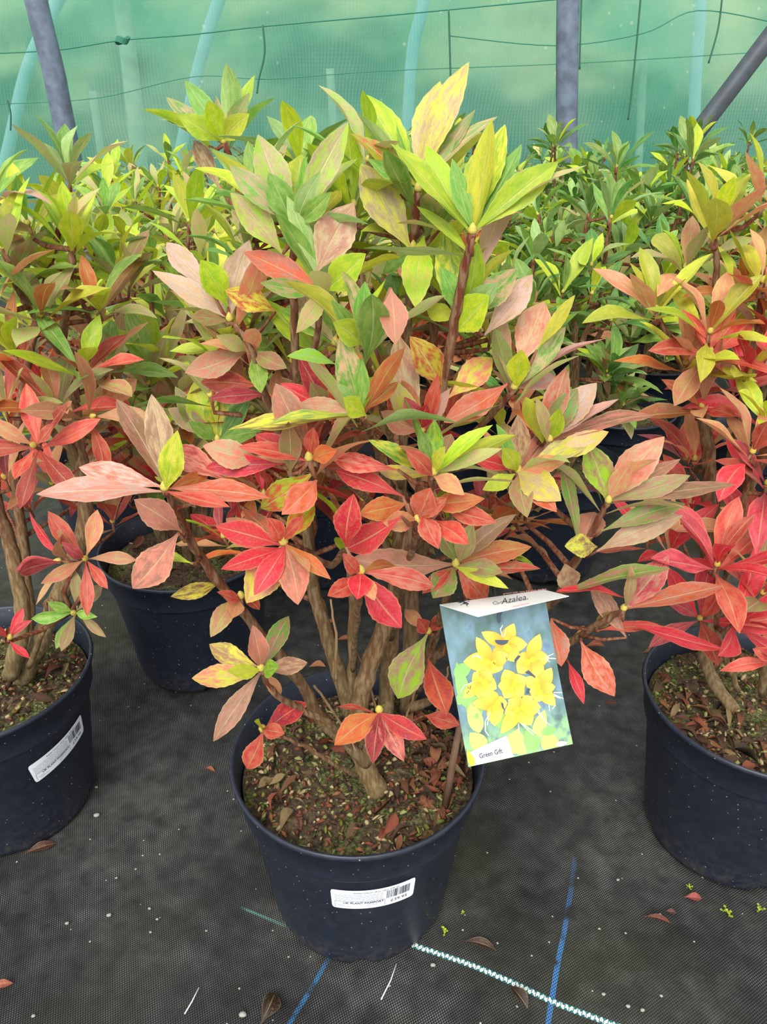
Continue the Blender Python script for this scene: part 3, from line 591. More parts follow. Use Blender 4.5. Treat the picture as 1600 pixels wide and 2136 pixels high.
HERO = [  # centre x, y, Y, then leaves: (tip x, tip y, width, colour[, base x, base y])
 (985, 488, .60, [(890, 305, 62, 'GG'), (1022, 282, 60, 'G'), (1052, 255, 62, 'YG'), (1088, 300, 44, 'gL'), (1165, 335, 66, 'G'), (1198, 322, 22, 'G'), (1222, 336, 20, 'P'), (822, 290, 44, 'G'), (873, 420, 30, 'G', 985, 535), (945, 330, 40, 'g'), (980, 400, 24, 'G'), (1000, 380, 22, 'g')]),
 (872, 400, .66, [(755, 190, 72, 'G'), (918, 168, 74, 'YP'), (978, 128, 64, 'YP'), (988, 222, 40, 'gP'), (735, 272, 40, 'GO'), (1040, 245, 36, 'LP'), (830, 250, 30, 'g'), (770, 330, 30, 'g')]),
 (862, 522, .66, [(752, 338, 84, 'YP'), (868, 645, 66, 'GY', 885, 490), (955, 655, 72, 'gY', 925, 470), (800, 570, 30, 'g'), (905, 560, 60, 'G')]),
 (468, 300, .80, [(386, 170, 46, 'gL'), (346, 202, 42, 'gP'), (334, 236, 20, 'L'), (372, 240, 46, 'G'), (434, 208, 46, 'G'), (410, 230, 34, 'g'), (530, 155, 32, 'G'), (520, 195, 36, 'PL'), (518, 238, 44, 'Y'), (450, 200, 30, 'P'), (560, 420, 24, 'g'), (405, 290, 40, 'PB', 462, 400), (550, 380, 38, 'gL', 435, 305)]),
 (612, 475, .62, [(538, 278, 74, 'GP'), (628, 318, 68, 'GY'), (727, 253, 60, 'GP'), (740, 318, 36, 'PG'), (478, 345, 48, 'gP'), (480, 400, 62, 'GP', 590, 530), (690, 400, 40, 'g'), (560, 360, 60, 'g'), (665, 360, 40, 'L')]),
 (672, 605, .60, [(502, 520, 58, 'MO'), (555, 512, 46, 'G'), (738, 423, 88, 'MP', 660, 570), (760, 530, 70, 'G'), (595, 410, 40, 'L'), (700, 690, 40, 'g'), (620, 690, 40, 'P'), (545, 590, 40, 'gP')]),
 (480, 670, .66, [(345, 500, 52, 'WP', 445, 612), (318, 560, 44, 'WP', 490, 672), (418, 542, 60, 'G', 475, 640), (470, 605, 54, 'YO', 575, 650), (520, 560, 50, 'P'), (400, 660, 34, 'M'), (545, 622, 50, 'G', 672, 745), (520, 500, 60, 'WP')]),
 (520, 735, .66, [(385, 778, 56, 'SP'), (505, 690, 44, 'g'), (420, 712, 22, 'S'), (575, 720, 44, 'g'), (418, 797, 50, 'DO', 540, 805), (440, 830, 36, 'V', 560, 822), (600, 770, 40, 'M'), (545, 820, 40, 'g'), (450, 700, 34, 'P')]),
 (455, 920, .72, [(405, 795, 66, 'GY'), (470, 800, 66, 'gY'), (365, 805, 44, 'gM', 440, 920), (350, 850, 44, 'M'), (520, 830, 40, 'd'), (540, 900, 40, 'g'), (395, 880, 30, 'g')]),
 (757, 720, .52, [(693, 672, 56, 'G'), (727, 555, 46, 'Pg'), (760, 590, 44, 'g'), (808, 585, 36, 'G'), (812, 652, 46, 'G'), (690, 625, 30, 'g'), (790, 700, 34, 'M'), (825, 720, 60, 'MS', 815, 600)]),
 (750, 862, .51, [(712, 705, 62, 'Pg'), (755, 750, 36, 'g'), (803, 755, 32, 'G'), (705, 802, 26, 'L'), (720, 832, 46, 'G', 765, 868), (600, 742, 28, 'LG', 705, 762), (622, 842, 50, 'SP'), (470, 885, 40, 'BY'), (520, 905, 28, 'YL'), (830, 800, 34, 'O'), (660, 860, 26, 'Y')]),
 (645, 960, .52, [(602, 878, 48, 'B', 605, 990), (428, 975, 50, 'KV', 590, 968), (340, 935, 60, 'SR', 475, 1005), (540, 1062, 66, 'GO', 655, 985), (590, 1070, 60, 'OS', 662, 1000), (575, 800, 66, 'SM', 645, 940), (530, 905, 50, 'KR'), (655, 890, 34, 'R'), (700, 940, 40, 'O'), (425, 930, 62, 'SP', 545, 960), (500, 930, 36, 'R')]),
 (592, 1135, .48, [(452, 1098, 56, 'KR'), (465, 1135, 28, 'PY'), (460, 1188, 42, 'RK'), (514, 1258, 78, 'SY'), (530, 1240, 50, 'K'), (622, 1264, 64, 'SM'), (655, 1045, 52, 'OG'), (505, 1058, 42, 'BO'), (470, 1080, 44, 'S'), (630, 1080, 28, 'R'), (690, 1205, 34, 'O'), (645, 1195, 24, 'S'), (560, 1080, 40, 'R')]),
 (752, 1196, .47, [(681, 1245, 42, 'R'), (745, 1252, 52, 'K'), (838, 1310, 70, 'K'), (712, 1152, 34, 'R'), (910, 1222, 52, 'RS'), (780, 1250, 36, 'S'), (722, 1145, 66, 'KR', 838, 1078), (735, 1038, 60, 'RK', 722, 1140), (830, 1180, 30, 'O')]),
 (950, 1180, .54, [(730, 1165, 72, 'BM'), (1075, 1070, 40, 'MB'), (900, 1090, 40, 'gB'), (1050, 1195, 40, 'M'), (1015, 1252, 60, 'SO'), (905, 1245, 60, 'Mg'), (1130, 1180, 36, 'BR'), (985, 1095, 44, 'M'), (880, 1240, 34, 'R'), (1060, 1225, 30, 'Y'), (1110, 1140, 50, 'O')]),
 (870, 1090, .50, [(752, 1072, 52, 'O', 850, 1050), (895, 1020, 62, 'OS'), (913, 1140, 46, 'RS', 880, 1070), (978, 1137, 46, 'R', 900, 1085), (696, 978, 52, 'RK', 840, 1035), (1032, 1088, 42, 'R', 925, 1060), (690, 955, 44, 'SR', 830, 980), (800, 1090, 44, 'S'), (930, 1040, 36, 'SO'), (1010, 1040, 44, 'O', 890, 1050)]),
 (903, 990, .50, [(872, 893, 28, 'Lg'), (907, 876, 38, 'Gg'), (1024, 884, 38, 'G'), (768, 918, 34, 'Yg'), (788, 978, 36, 'PY', 895, 992), (1045, 932, 32, 'P'), (965, 1030, 40, 'S'), (930, 930, 28, 'Y'), (850, 940, 40, 'R')]),
 (1080, 985, .58, [(1038, 885, 28, 'g'), (1080, 865, 46, 'PM'), (1148, 895, 54, 'SM'), (1262, 885, 52, 'PY'), (1050, 935, 40, 'YG'), (1168, 1042, 66, 'PY'), (1160, 1064, 46, 'SO'), (985, 955, 34, 'RK'), (1100, 1080, 50, 'M'), (1010, 1020, 36, 'Y'), (1180, 960, 40, 'S')]),
 (1072, 812, .62, [(1087, 730, 48, 'G'), (1060, 700, 36, 'gO'), (1135, 625, 76, 'PS', 1078, 770), (1200, 615, 30, 'Y', 1120, 730), (1180, 680, 40, 'Pg'), (1267, 690, 32, 'WS'), (1165, 790, 46, 'SW'), (925, 882, 58, 'SO', 1060, 800), (1028, 745, 62, 'YS', 935, 830), (1045, 650, 34, 'M'), (1150, 745, 40, 'O')]),
 (1145, 920, .60, [(1182, 765, 54, 'MO'), (1245, 798, 62, 'PW'), (1368, 850, 52, 'SB'), (1205, 810, 56, 'Bg'), (1290, 830, 26, 'W'), (1120, 830, 30, 'M'), (1110, 880, 28, 'R'), (1270, 900, 50, 'PY', 1120, 960), (1170, 850, 36, 'G')]),
 (1268, 1048, .62, [(1226, 925, 62, 'MG'), (1386, 910, 74, 'PS'), (1345, 995, 76, 'GM'), (1420, 955, 40, 'MB'), (1440, 992, 44, 'M'), (1535, 1010, 34, 'MB'), (1176, 955, 34, 'gM', 1207, 1135), (1430, 1050, 46, 'gM', 1255, 1108), (1425, 1075, 54, 'PM', 1245, 1150), (1240, 1068, 70, 'MS', 1215, 1140), (1175, 1140, 50, 'YB', 1245, 1140), (1180, 1180, 50, 'MP', 1190, 1230), (1320, 960, 40, 'S')]),
 (1300, 1272, .60, [(1230, 1205, 44, 'MB', 1307, 1330), (1318, 1180, 26, 'M'), (1382, 1213, 46, 'MP'), (1395, 1160, 62, 'MV'), (1508, 1225, 46, 'OM'), (1400, 1190, 34, 'gM', 1165, 1240), (1510, 1355, 44, 'K', 1300, 1296), (1282, 1452, 62, 'SO', 1212, 1338), (1218, 1470, 26, 'K', 1185, 1380), (1172, 1388, 56, 'MO', 1150, 1290), (1160, 1232, 24, 'K', 1310, 1250), (1240, 1310, 30, 'B'), (1380, 1300, 26, 'R', 1250, 1315)]),
 (345, 1022, .50, [(75, 1030, 54, 'WS'), (165, 975, 54, 'SW'), (243, 828, 60, 'MB'), (316, 822, 60, 'MP'), (372, 895, 54, 'YG'), (280, 1042, 62, 'SM', 378, 1108), (274, 1230, 78, 'SM', 372, 1112), (560, 1032, 46, 'SO'), (330, 990, 26, 'G'), (440, 985, 34, 'O'), (305, 1170, 34, 'G', 400, 1175), (480, 1060, 30, 'R')]),
 (545, 1397, .50, [(438, 1345, 46, 'MY'), (528, 1308, 44, 'MS'), (603, 1282, 44, 'Mg'), (401, 1415, 52, 'SY'), (470, 1400, 34, 'Y'), (642, 1382, 40, 'MP'), (443, 1548, 46, 'BM'), (580, 1392, 38, 'Gg'), (586, 1452, 30, 'S')]),
 (548, 1523, .51, [(638, 1465, 52, 'RV'), (515, 1603, 48, 'R'), (592, 1530, 34, 'R'), (530, 1505, 12, 'G')]),
 (791, 1484, .50, [(697, 1555, 56, 'O'), (778, 1590, 44, 'DV'), (842, 1584, 46, 'VS'), (890, 1542, 42, 'VR'), (700, 1475, 16, 'R'), (800, 1470, 10, 'G')]),
 (893, 1320, .60, [(830, 1457, 78, 'MG'), (932, 1492, 62, 'RO', 893, 1375), (958, 1512, 38, 'R', 885, 1492), (870, 1290, 34, 'R'), (845, 1270, 30, 'S'), (925, 1280, 30, 'R')]),
 (503, 1247, .55, [(440, 1327, 42, 'M'), (482, 1290, 38, 'S'), (455, 1235, 26, 'R'), (355, 1245, 34, 'YB', 460, 1215), (540, 1270, 24, 'D')]),
 (962, 660, .62, [(1022, 615, 78, 'G', 945, 695), (1085, 345, 58, 'WP', 985, 600), (1110, 570, 60, 'WP', 1010, 700), (858, 706, 66, 'YO', 922, 805), (1080, 560, 60, 'Pg'), (1040, 590, 50, 'L'), (920, 560, 46, 'g'), (890, 640, 44, 'Y')]),
 (880, 900, .60, [(815, 790, 50, 'PY'), (890, 845, 44, 'RK'), (800, 860, 50, 'S'), (830, 690, 60, 'MP'), (940, 810, 30, 'W'), (845, 830, 40, 'V'), (910, 780, 30, 'R')]),
 (700, 720, .62, [(598, 588, 50, 'WP'), (580, 640, 44, 'gG'), (660, 560, 56, 'L'), (740, 640, 44, 'O'), (640, 600, 40, 'P')]),
 (690, 860, .62, [(620, 740, 50, 'RV'), (588, 800, 42, 'K'), (660, 745, 44, 'R'), (720, 780, 44, 'S'), (740, 830, 40, 'RS'), (650, 800, 44, 'M')]),
]
YELL = {}
def hand_plant(root, loc, stems, clusters, rng, lo=BARK_LO, hi=BARK_HI, extra=5):
    st = []
    for pts, rad in stems:
        st.append(branch_obj(root, pts, [q * (1.0 if p[1] > 1150 else .86) for p, q in zip(pts, rad)], lo, hi, 10, .0010, rng))
    nodes = []
    for cx, cy, Y, leaves in clusters:
        mb = MB(); c3 = at(cx, cy, Y); nodes.append(c3)
        for lf in leaves:
            tx, ty, wd, code = lf[:4]
            if len(lf) > 4:
                b3 = at(lf[4], lf[5], Y); 
                handleaf(mb, lf[4], lf[5], Y, tx, ty, wd, code, rng)
                q = nearest(st, b3) if (b3 - c3).length > .03 else None
                src = q[1] if q and q[0] < .12 else c3
                mid = (b3 + src) / 2 - V((0, 0, .004)); tube(mb, [src, mid, b3], [.0022, .0018, .0011], 6, TWIG, mi=2)
            else:
                j = V([rng.uniform(-.002, .002) for _ in range(3)]); handleaf(mb, cx, cy, Y, tx, ty, wd, code, rng, c3 + j)
        if len(leaves) > 5 and extra and cy < 1140 and cx not in (345, 592, 752, 870):
            e = MB(); cd_ = ''.join({'G': 'GgY', 'g': 'gL', 'Y': 'YPg', 'P': 'PgY', 'M': 'MPg', 'S': 'SPM', 'R': 'RSO', 'K': 'KRS', 'O': 'OSP', 'B': 'MPB', 'W': 'WPS', 'L': 'Lg', 'D': 'DRS', 'V': 'VSR', 'd': 'dg'}[l[3][0]] for l in leaves)
            whorl(mb, c3 + V((0, .012, -.008)), V((rng.uniform(-.3, .3), .55, 1)), extra, .072 if cy > 700 else .082, cd_, rng, 12, (24, 80), .25, False, 2)
        bud(mb, c3, V((0, -.2, 1)), .0036, rng)
        q = nearest(st, c3)
        if q and q[0] > .006: tube(mb, [q[1], (q[1] + c3) / 2 - V((0, 0, .005)), c3], [.0030, .0024, .0016], 7, TWIG, mi=2)
        o = mb.build('leaf_cluster', [M['leaf'], M['bud'], M['bark']], root, origin=tuple(c3)); lb = cluster_label([l[3][0] for l in leaves])
        if lb: o['label'] = lb
    return st, nodes

def proc_cluster(root, c3, ax, n, L, codes, rng, st=None, op=(25, 80), segs=11, twig=True, across=2):
    mb = MB(); whorl(mb, c3, ax, n, L, codes, rng, segs, op, across=across)
    if st and twig:
        q = nearest(st, c3)
        if q and q[0] > .005:
            tube(mb, [q[1], q[1].lerp(c3, .5) - V((0, 0, .008)) + V((rng.uniform(-.006, .006), rng.uniform(-.006, .006), 0)), c3 - V(ax).normalized() * .015, c3], [.0032, .0028, .0022, .0016], 7, TWIG, mi=2)
    o = mb.build('leaf_cluster', [M['leaf'], M['bud'], M['bark']], root, origin=tuple(c3)); lb = cluster_label(codes)
    if lb: o['label'] = lb
    return o

def height_codes(py, rng):
    if py < 560: return rng.choice(['GGYgL', 'GgLYP', 'gLGPP'])
    if py < 780: return rng.choice(['GYPMg', 'PgGYP', 'gYSPG', 'gGPRY'])
    if py < 940: return rng.choice(['SRMPY', 'RSKPY', 'PPgSR'])
    return rng.choice(['RKSOM', 'RSMBO', 'SRKVG'])

# ---- hero plant
HL = V((-.030, .657, 0)); root = empty('potted_azalea', HL)
tag(root, 'tall azalea in black pot at centre front with flower picture tag', 'potted plant', 'potted azaleas')
pot = make_pot(root, tuple(HL)); make_soil(root, tuple(HL)); make_litter(root, HL, random.Random(3), 210, 1300, bias=0.15)
best = None
for a in range(-60, 61):
    for zc in range(20, 170, 2):
        ph = radians(a); z = zc / 1000; r = pot_r(z); p = HL + V((r * sin(ph), -r * cos(ph), z)); x, y = proj(p); e = (x - 781) ** 2 + (y - 1874) ** 2
        if best is None or e < best[0]: best = (e, ph, z)
pot_label(pot, HL, best[1], best[2])
rh = random.Random(21)
st, nodes = hand_plant(root, HL, HERO_STEMS, HERO, rh)
for i in range(84):                                      # inner clusters behind the front ones
    py = rh.uniform(330, 1180); wx = 120 + 250 * min(1, (py - 250) / 500); px = 745 + rh.uniform(-wx, wx) + (40 if py > 800 else 0); Y = rh.uniform(.70, .86)
    c3 = at(px, py, Y); q = nearest(st, c3)
    if not q or q[0] > .16: continue
    ax = V((rh.uniform(-.4, .4), rh.uniform(-.3, .3), 1)) + (c3 - V((HL.x, HL.y, c3.z))) * 2.0
    proc_cluster(root, c3, ax, rh.randint(6, 9), .070 if py > 500 else .078, height_codes(py + 40, rh), rh, st)
for px, py, x2, y2, Y in ((700, 1420, 690, 1250, .60), (655, 1430, 745, 1570, .60), (790, 1500, 730, 1330, .66), (905, 1500, 935, 1390, .66), (845, 1500, 880, 1370, .68)):
    branch_obj(root, [(px, py, Y), ((px + x2) / 2 + 6, (py + y2) / 2, Y), (x2, y2, Y)], [.0016, .0014, .0009], BARK_LO, lin((160, 120, 90)), 6, .001, rh, False)
mb = MB(); a = atz(928, 1690, SOILZ); tube(mb, [a, at(946, 1580, a.y + .0), at(962, 1500, a.y + .0)], [.0042, .004, .0034], 8); mb.build('support_cane', M['cane'], root)

# ------------------------------------------------------------------ the picture tag hanging in the plant
def tag_card():
    root = empty('plant_tag', at(1050, 1420, .54)); org = V(root.location)
    tag(root, 'hanging plant tag with yellow flower picture and folded white top', 'plant tag')
    Y0 = .535
    A, B = at(917, 1261, Y0), at(1135, 1230, Y0 + .012); Dd, Cc = at(977, 1600, Y0 - .055), at(1195, 1552, Y0 - .045)
    def P(u, v, lift=0.0):
        p = (A.lerp(B, u)).lerp(Dd.lerp(Cc, u), v); n = (B - A).cross(Dd - A).normalized()
        if n.dot(CAM - A) < 0: n = -n
        return p + n * lift + n * (-.003 * sin(pi * v))
    E, G = at(997, 1286, Y0 - .030), at(1187, 1243, Y0 - .030)
    def panel(PP, name, mat, th=.0005):
        mb = MB(); N = 14; vs = []
        for side in (0, 1):
            for j in range(N + 1):
                for i in range(N + 1): vs.append(PP(i / N, j / N, -th * side))
        K = (N + 1) ** 2; fs = []
        for j in range(N):
            for i in range(N):
                a = j * (N + 1) + i; fs.append((a, a + 1, a + N + 2, a + N + 1)); fs.append((K + a, K + a + N + 1, K + a + N + 2, K + a + 1))
        bd = [i for i in range(N + 1)] + [j * (N + 1) + N for j in range(1, N + 1)] + [N * (N + 1) + i for i in range(N - 1, -1, -1)] + [j * (N + 1) for j in range(N - 1, 0, -1)]
        for q in range(len(bd)): a, b = bd[q], bd[(q + 1) % len(bd)]; fs.append((a, a + K, b + K, b))
        lf = [((k % K) % (N + 1) / N, (k % K) // (N + 1) / N, 0) for k in range(2 * K)]
        mb.add(vs, fs, lf=lf); return mb.build(name, mat, root, smooth=False)
    t = NT('tag_photo_backdrop'); lfn = t.n('Attribute', attribute_name='lf').outputs['Vector']; n1 = t.noise(4.5, 3, lfn); n2 = t.noise(9, 3, lfn)
    sp = t.n('SeparateXYZ'); t.l(lfn, sp.inputs[0])
    c = t.mix(t.ramp(n1, .38, .62), lin((84, 110, 104)), lin((116, 146, 160)))
    c = t.mix(t.ramp(n2, .58, .72), c, lin((96, 118, 140)))
    c = t.mix(t.math('MULTIPLY', t.ramp(sp.outputs[1], .72, .95), t.ramp(n2, .4, .55)), c, lin((150, 195, 120)))
    t.l(c, t.b.inputs['Base Color']); t.b.inputs['Roughness'].default_value = .25; panel(P, 'photo_panel', t.m)
    # printed picture
    mats = [simple('print_yellow', (250, 222, 60), .3, .5, var=.10, scale=70), simple('print_orange', (246, 186, 44), .3, .5, var=.1, scale=90), simple('print_green', (140, 190, 105), .3, .5, var=.2, scale=60),
            simple('print_lime', (196, 214, 110), .3, .5, var=.15, scale=60), simple('print_pale', (250, 246, 200), .3), M['card'], M['ink'], simple('print_pink', (226, 196, 190), .3), simple('print_dark', (66, 78, 92), .4)]
    mats.append(attr_material('print_petal', .3, .5, 60, .06)); mb = MB(); lift = [.0002]; rgp = random.Random(4)
    inv = lambda x, y: None
    def uv(px, py):     # pixels of the picture to card coordinates, by Newton steps
        u, v = .5, .5
        for _ in range(12):
            x, y = proj(P(u, v)); xu, yu = proj(P(u + .01, v)); xv, yv = proj(P(u, v + .01))
            a, b, c_, d_ = (xu - x) / .01, (xv - x) / .01, (yu - y) / .01, (yv - y) / .01; det = a * d_ - b * c_; ex, ey = px - x, py - y
            u += (ex * d_ - b * ey) / det; v += (a * ey - c_ * ex) / det
        return u, v
    def clampuv(u, v): return min(.995, max(.005, u)), min(.995, max(.005, v))
    def poly(pix, mi):
        lift[0] += .000006; q = [clampuv(*uv(*p)) for p in pix]; cu = sum(a for a, _ in q) / len(q), sum(b for _, b in q) / len(q)
        vs = [P(cu[0], cu[1], lift[0])] + [P(a, b, lift[0]) for a, b in q]; mb.add(vs, [(0, 1 + i, 1 + (i + 1) % len(q)) for i in range(len(q))], mi=mi)
    def gpetal(x0, y0, x1, y1, w_):
        k = rgp.uniform(-10, 10); petal(x0, y0, x1, y1, w_ * 1.10, 9, .58); a = len(mb.v) - 19
        for i in range(a, len(mb.v)): mb.c[i] = lin((214, 164 + k, 46))
        petal(x0, y0, x1, y1, w_, 9, .58); a = len(mb.v) - 19
        for i in range(a, len(mb.v)):
            t_ = (i - a - 1) % 18; t_ = t_ if t_ < 9 else 17 - t_; f = t_ / 8 if i > a else .55
            mb.c[i] = lin((240, 150 + 66 * f + k, 30 + 66 * f))
    def petal(x0, y0, x1, y1, w_, mi, k=.6):
        L = sqrt((x1 - x0) ** 2 + (y1 - y0) ** 2); dx, dy = (x1 - x0) / L, (y1 - y0) / L; pts = []
        wf = lambda t: w_ * .5 * (sin(pi * min(1, t ** (1 / (2 * k)))) ** .8 if 0 < t < 1 else 0) + w_ * .06 * (1 - t)
        ts = [i / 8 for i in range(9)]
        for t in ts: pts.append((x0 + dx * L * t - dy * (wf(t)), y0 + dy * L * t + dx * wf(t)))
        for t in reversed(ts): pts.append((x0 + dx * L * t + dy * wf(t), y0 + dy * L * t - dx * wf(t)))
        poly(pts, mi)
    def line(pts, w_, mi):
        for (a, b), (c_, d_) in zip(pts, pts[1:]):
            L = max(.01, sqrt((c_ - a) ** 2 + (d_ - b) ** 2)); nx, ny = -(d_ - b) / L * w_ / 2, (c_ - a) / L * w_ / 2
            poly([(a + nx, b + ny), (c_ + nx, d_ + ny), (c_ - nx, d_ - ny), (a - nx, b - ny)], mi)
    Z = lambda x, y: (900 + x / 5, 1200 + y / 5)          # coordinates read off a five-fold enlargement of the tag
    def pz(x0, y0, x1, y1, w_, mi, k=.6): a, b = Z(x0, y0); c_, d_ = Z(x1, y1); petal(a, b, c_, d_, w_ / 5, mi, k)
    for a in ((380, 1400, 260, 900, 130, 2), (420, 1250, 480, 1550, 170, 2), (240, 1050, 420, 920, 140, 2), (500, 1640, 400, 1320, 150, 3), (760, 1600, 700, 1420, 150, 2), (560, 1820, 400, 1640, 170, 3),
              (860, 1860, 900, 1600, 200, 3), (1090, 1700, 1180, 1400, 130, 3), (1080, 1850, 1000, 1580, 160, 2), (1260, 1850, 1200, 1620, 180, 3), (980, 1880, 800, 1650, 120, 3), (1150, 1640, 1300, 1600, 90, 2), (300, 1350, 270, 1250, 110, 2)): pz(*a)
    fl_ = [((760, 720), [(520, 590, 120), (860, 500, 130), (1000, 720, 150), (900, 900, 160), (680, 920, 150)]),
           ((620, 900), [(465, 640, 120), (330, 900, 170), (480, 1080, 160), (740, 980, 170), (800, 820, 150)]),
           ((1020, 880), [(1130, 610, 130), (1230, 860, 160), (1160, 1060, 160), (900, 1020, 160), (880, 860, 130)]),
           ((520, 1100), [(330, 1280, 120), (440, 1010, 130), (560, 1320, 170), (680, 1180, 150), (620, 1000, 150)]),
           ((840, 1150), [(760, 980, 150), (980, 1060, 160), (960, 1260, 150), (760, 1280, 140), (690, 1150, 130)]),
           ((1130, 1180), [(1250, 960, 130), (980, 1060, 140), (1290, 1360, 120), (1100, 1320, 150), (1290, 1160, 120), (1010, 1200, 120)]),
           ((660, 1340), [(420, 1330, 120), (660, 1570, 150), (560, 1200, 150), (790, 1330, 140), (720, 1480, 120)]),
           ((920, 1380), [(720, 1650, 130), (760, 1440, 150), (1040, 1560, 170), (1140, 1370, 170), (1050, 1260, 150), (800, 1290, 140)])]
    for (cx, cy), ps in fl_:
        for x, y, w_ in ps: gpetal(*Z(cx, cy), *Z(x, y), w_ * 1.0 / 5)
        pz(cx, cy, cx + (ps[3][0] - cx) * .45, cy + (ps[3][1] - cy) * .45, 70, 1); pz(cx, cy, cx + (ps[1][0] - cx) * .4, cy + (ps[1][1] - cy) * .4, 55, 1)
    for pts in (((740, 640), (715, 560), (740, 520)), ((755, 640), (775, 560)), ((520, 860), (430, 830), (435, 860)), ((520, 870), (470, 820)), ((1190, 850), (1270, 815)), ((1190, 860), (1320, 862)), ((1190, 870), (1230, 900)),
                ((440, 1110), (330, 1150), (305, 1215)), ((1270, 1220), (1385, 1215)), ((1270, 1235), (1390, 1280)), ((1270, 1250), (1340, 1280)), ((610, 1420), (560, 1520), (560, 1620), (595, 1670)), ((600, 1430), (580, 1560)),
                ((1110, 1400), (1180, 1520), (1240, 1560)), ((1100, 1420), (1200, 1540)), ((905, 1540), (910, 1640)), ((930, 1540), (1060, 1660)), ((945, 1540), (1080, 1640)), ((1220, 1340), (1230, 1410)), ((1290, 1350), (1255, 1390))):
        line([Z(*p) for p in pts], 1.8, 4)
    for a in (((770, 840), (790, 870), (780, 880)), ((900, 830), (930, 840), (870, 910), (860, 880)), ((970, 1010), (1010, 985), (1080, 1050), (1080, 1070), (1030, 1040)), ((1000, 1170), (1030, 1180), (1010, 1230), (985, 1230)), ((930, 1270), (950, 1255), (940, 1285)), ((720, 1320), (745, 1330), (760, 1410), (735, 1380))):
        poly([Z(*p) for p in a], 8)
    for x, y in ((375, 1160), (395, 1170), (380, 1200), (400, 1150), (365, 1215), (640, 900), (655, 910)): poly([Z(x, y), Z(x + 9, y), Z(x + 9, y + 18), Z(x, y + 18)], 8)
    poly([Z(400, 1840), Z(780, 1665), Z(855, 1890), Z(440, 1992)], 5)
    pz(440, 1990, 370, 1820, 70, 0); pz(1290, 1760, 1420, 1740, 50, 7)
    poly([(1063, 1240)] + [(1035 + 2, 1282), (1037, 1296), (1041, 1300), (1044, 1296), (1041, 1282)], 8)
    # the half-round hang hole
    hx = [Z(660 + 70 - 72 * cos(i * pi / 10), 672 + 52 * sin(i * pi / 10)) for i in range(11)]; poly(hx, 8)
    # wording
    def card_text(body, size, p0, dx, mi, PP, uvf=None, shear=0, off=0.0):
        vs, fs = text_mesh(body, size, shear=shear, offset=off); O = V(p0); X = V(dx[0]); Yv = V(dx[1]); mb.add([O + X * v.x + Yv * v.y for v in vs], fs, mi=mi)
    u0, v0 = uv(*Z(500, 1905)); u1, v1 = uv(*Z(742, 1845)); a = P(u0, v0, lift[0] + .0001); b = P(u1, v1, lift[0] + .0001); X = (b - a).normalized(); dn = (P(u0, v0 + .1) - P(u0, v0)); Yv = -(dn - X * dn.dot(X)).normalized()
    vs, fs = text_mesh('Green Gift', 1.0, offset=.022); wtxt = max(v.x for v in vs); s_ = (b - a).length / wtxt
    mb.add([a + X * (v.x * s_) + Yv * (v.y * s_ * 1.25) for v in vs], fs, mi=6)
    mb.build('printed_picture', mats, root, smooth=False)
    # folded header
    def Q(u, v, lift=0.0):
        n = (B - A).cross(E - A).normalized(); n = n if n.z > 0 else -n
        return (A.lerp(B, u)).lerp(E.lerp(G, u), v) + n * lift
    flap = panel(Q, 'folded_header', M['card'])
    mb = MB()
    def onflap(body, xa, ya, xb, yb, mi, sy=1.0, shear=0.3, off=0.0, base=0):
        def inv(px, py):
            u, v = .5, .5
            for _ in range(12):
                x, y = proj(Q(u, v)); xu, yu = proj(Q(u + .01, v)); xv, yv = proj(Q(u, v + .01)); a, b, c_, d_ = (xu - x) / .01, (xv - x) / .01, (yu - y) / .01, (yv - y) / .01
                det = a * d_ - b * c_; ex, ey = px - x, py - y; u += (ex * d_ - b * ey) / det; v += (a * ey - c_ * ex) / det
            return u, v
        u0, v0 = inv(xa, ya); u1, v1 = inv(xb, yb); a = Q(u0, v0, .0005); b = Q(u1, v1, .0005); X = (b - a).normalized(); n = (G - E).cross(A - E).normalized(); Yv = X.cross(n).normalized(); Yv = Yv if Yv.dot(A - E) > 0 else -Yv
        if body is None:
            def curve(pts, w_, mi_):
                P3 = [Q(*inv(*p), .0007) for p in pts]; tube(mb, P3, w_, 5, mi=mi_)
            return curve
        vs, fs = text_mesh(body, 1.0, shear=shear, offset=off); wt = max(v.x for v in vs); s_ = (b - a).length / wt
        mb.add([a + X * (v.x * s_) + Yv * (v.y * s_ * sy) for v in vs], fs, mi=mi)
    onflap('Azalea.', 1046, 1261, 1102, 1251, 0, 1.5)
    cv = onflap(None, 1042, 1262, 1102, 1252, 0)
    cv([(1047, 1256), (1040, 1261), (1031, 1262), (1028, 1259), (1033, 1256), (1040, 1259)], .00018, 0)
    onflap('Rhododendron', 1070, 1268, 1104, 1260, 1, 1.5, 0)
    onflap('grown with care for your garden', 1050, 1241, 1140, 1231, 1, 1.3, 0)
    for bx, by, r_ in ((966, 1258, 5), (973, 1261, 4), (958, 1257, 3.4)):       # little printed bee
        cv([(bx - r_, by), (bx, by - r_ * .45), (bx + r_, by), (bx, by + r_ * .45)], .0005, 0)
    for p, q in (((960, 1256), (952, 1252)), ((966, 1256), (962, 1250)), ((972, 1258), (980, 1255)), ((966, 1261), (960, 1264)), ((973, 1263), (975, 1266))): cv([p, q], .00018, 0)
    o = mb.build('header_print', [M['ink'], M['inkpink']], root, smooth=False)
    mb = MB(); hp = P(.52, .05, .001); tube(mb, [hp + V((.002, 0, -.008)), hp, P(.55, -.02, -.01), P(.60, -.12, -.03)], [.0016, .0016, .0015, .0014], 6); mb.build('hanging_strap', M['stake'], root)
tag_card()

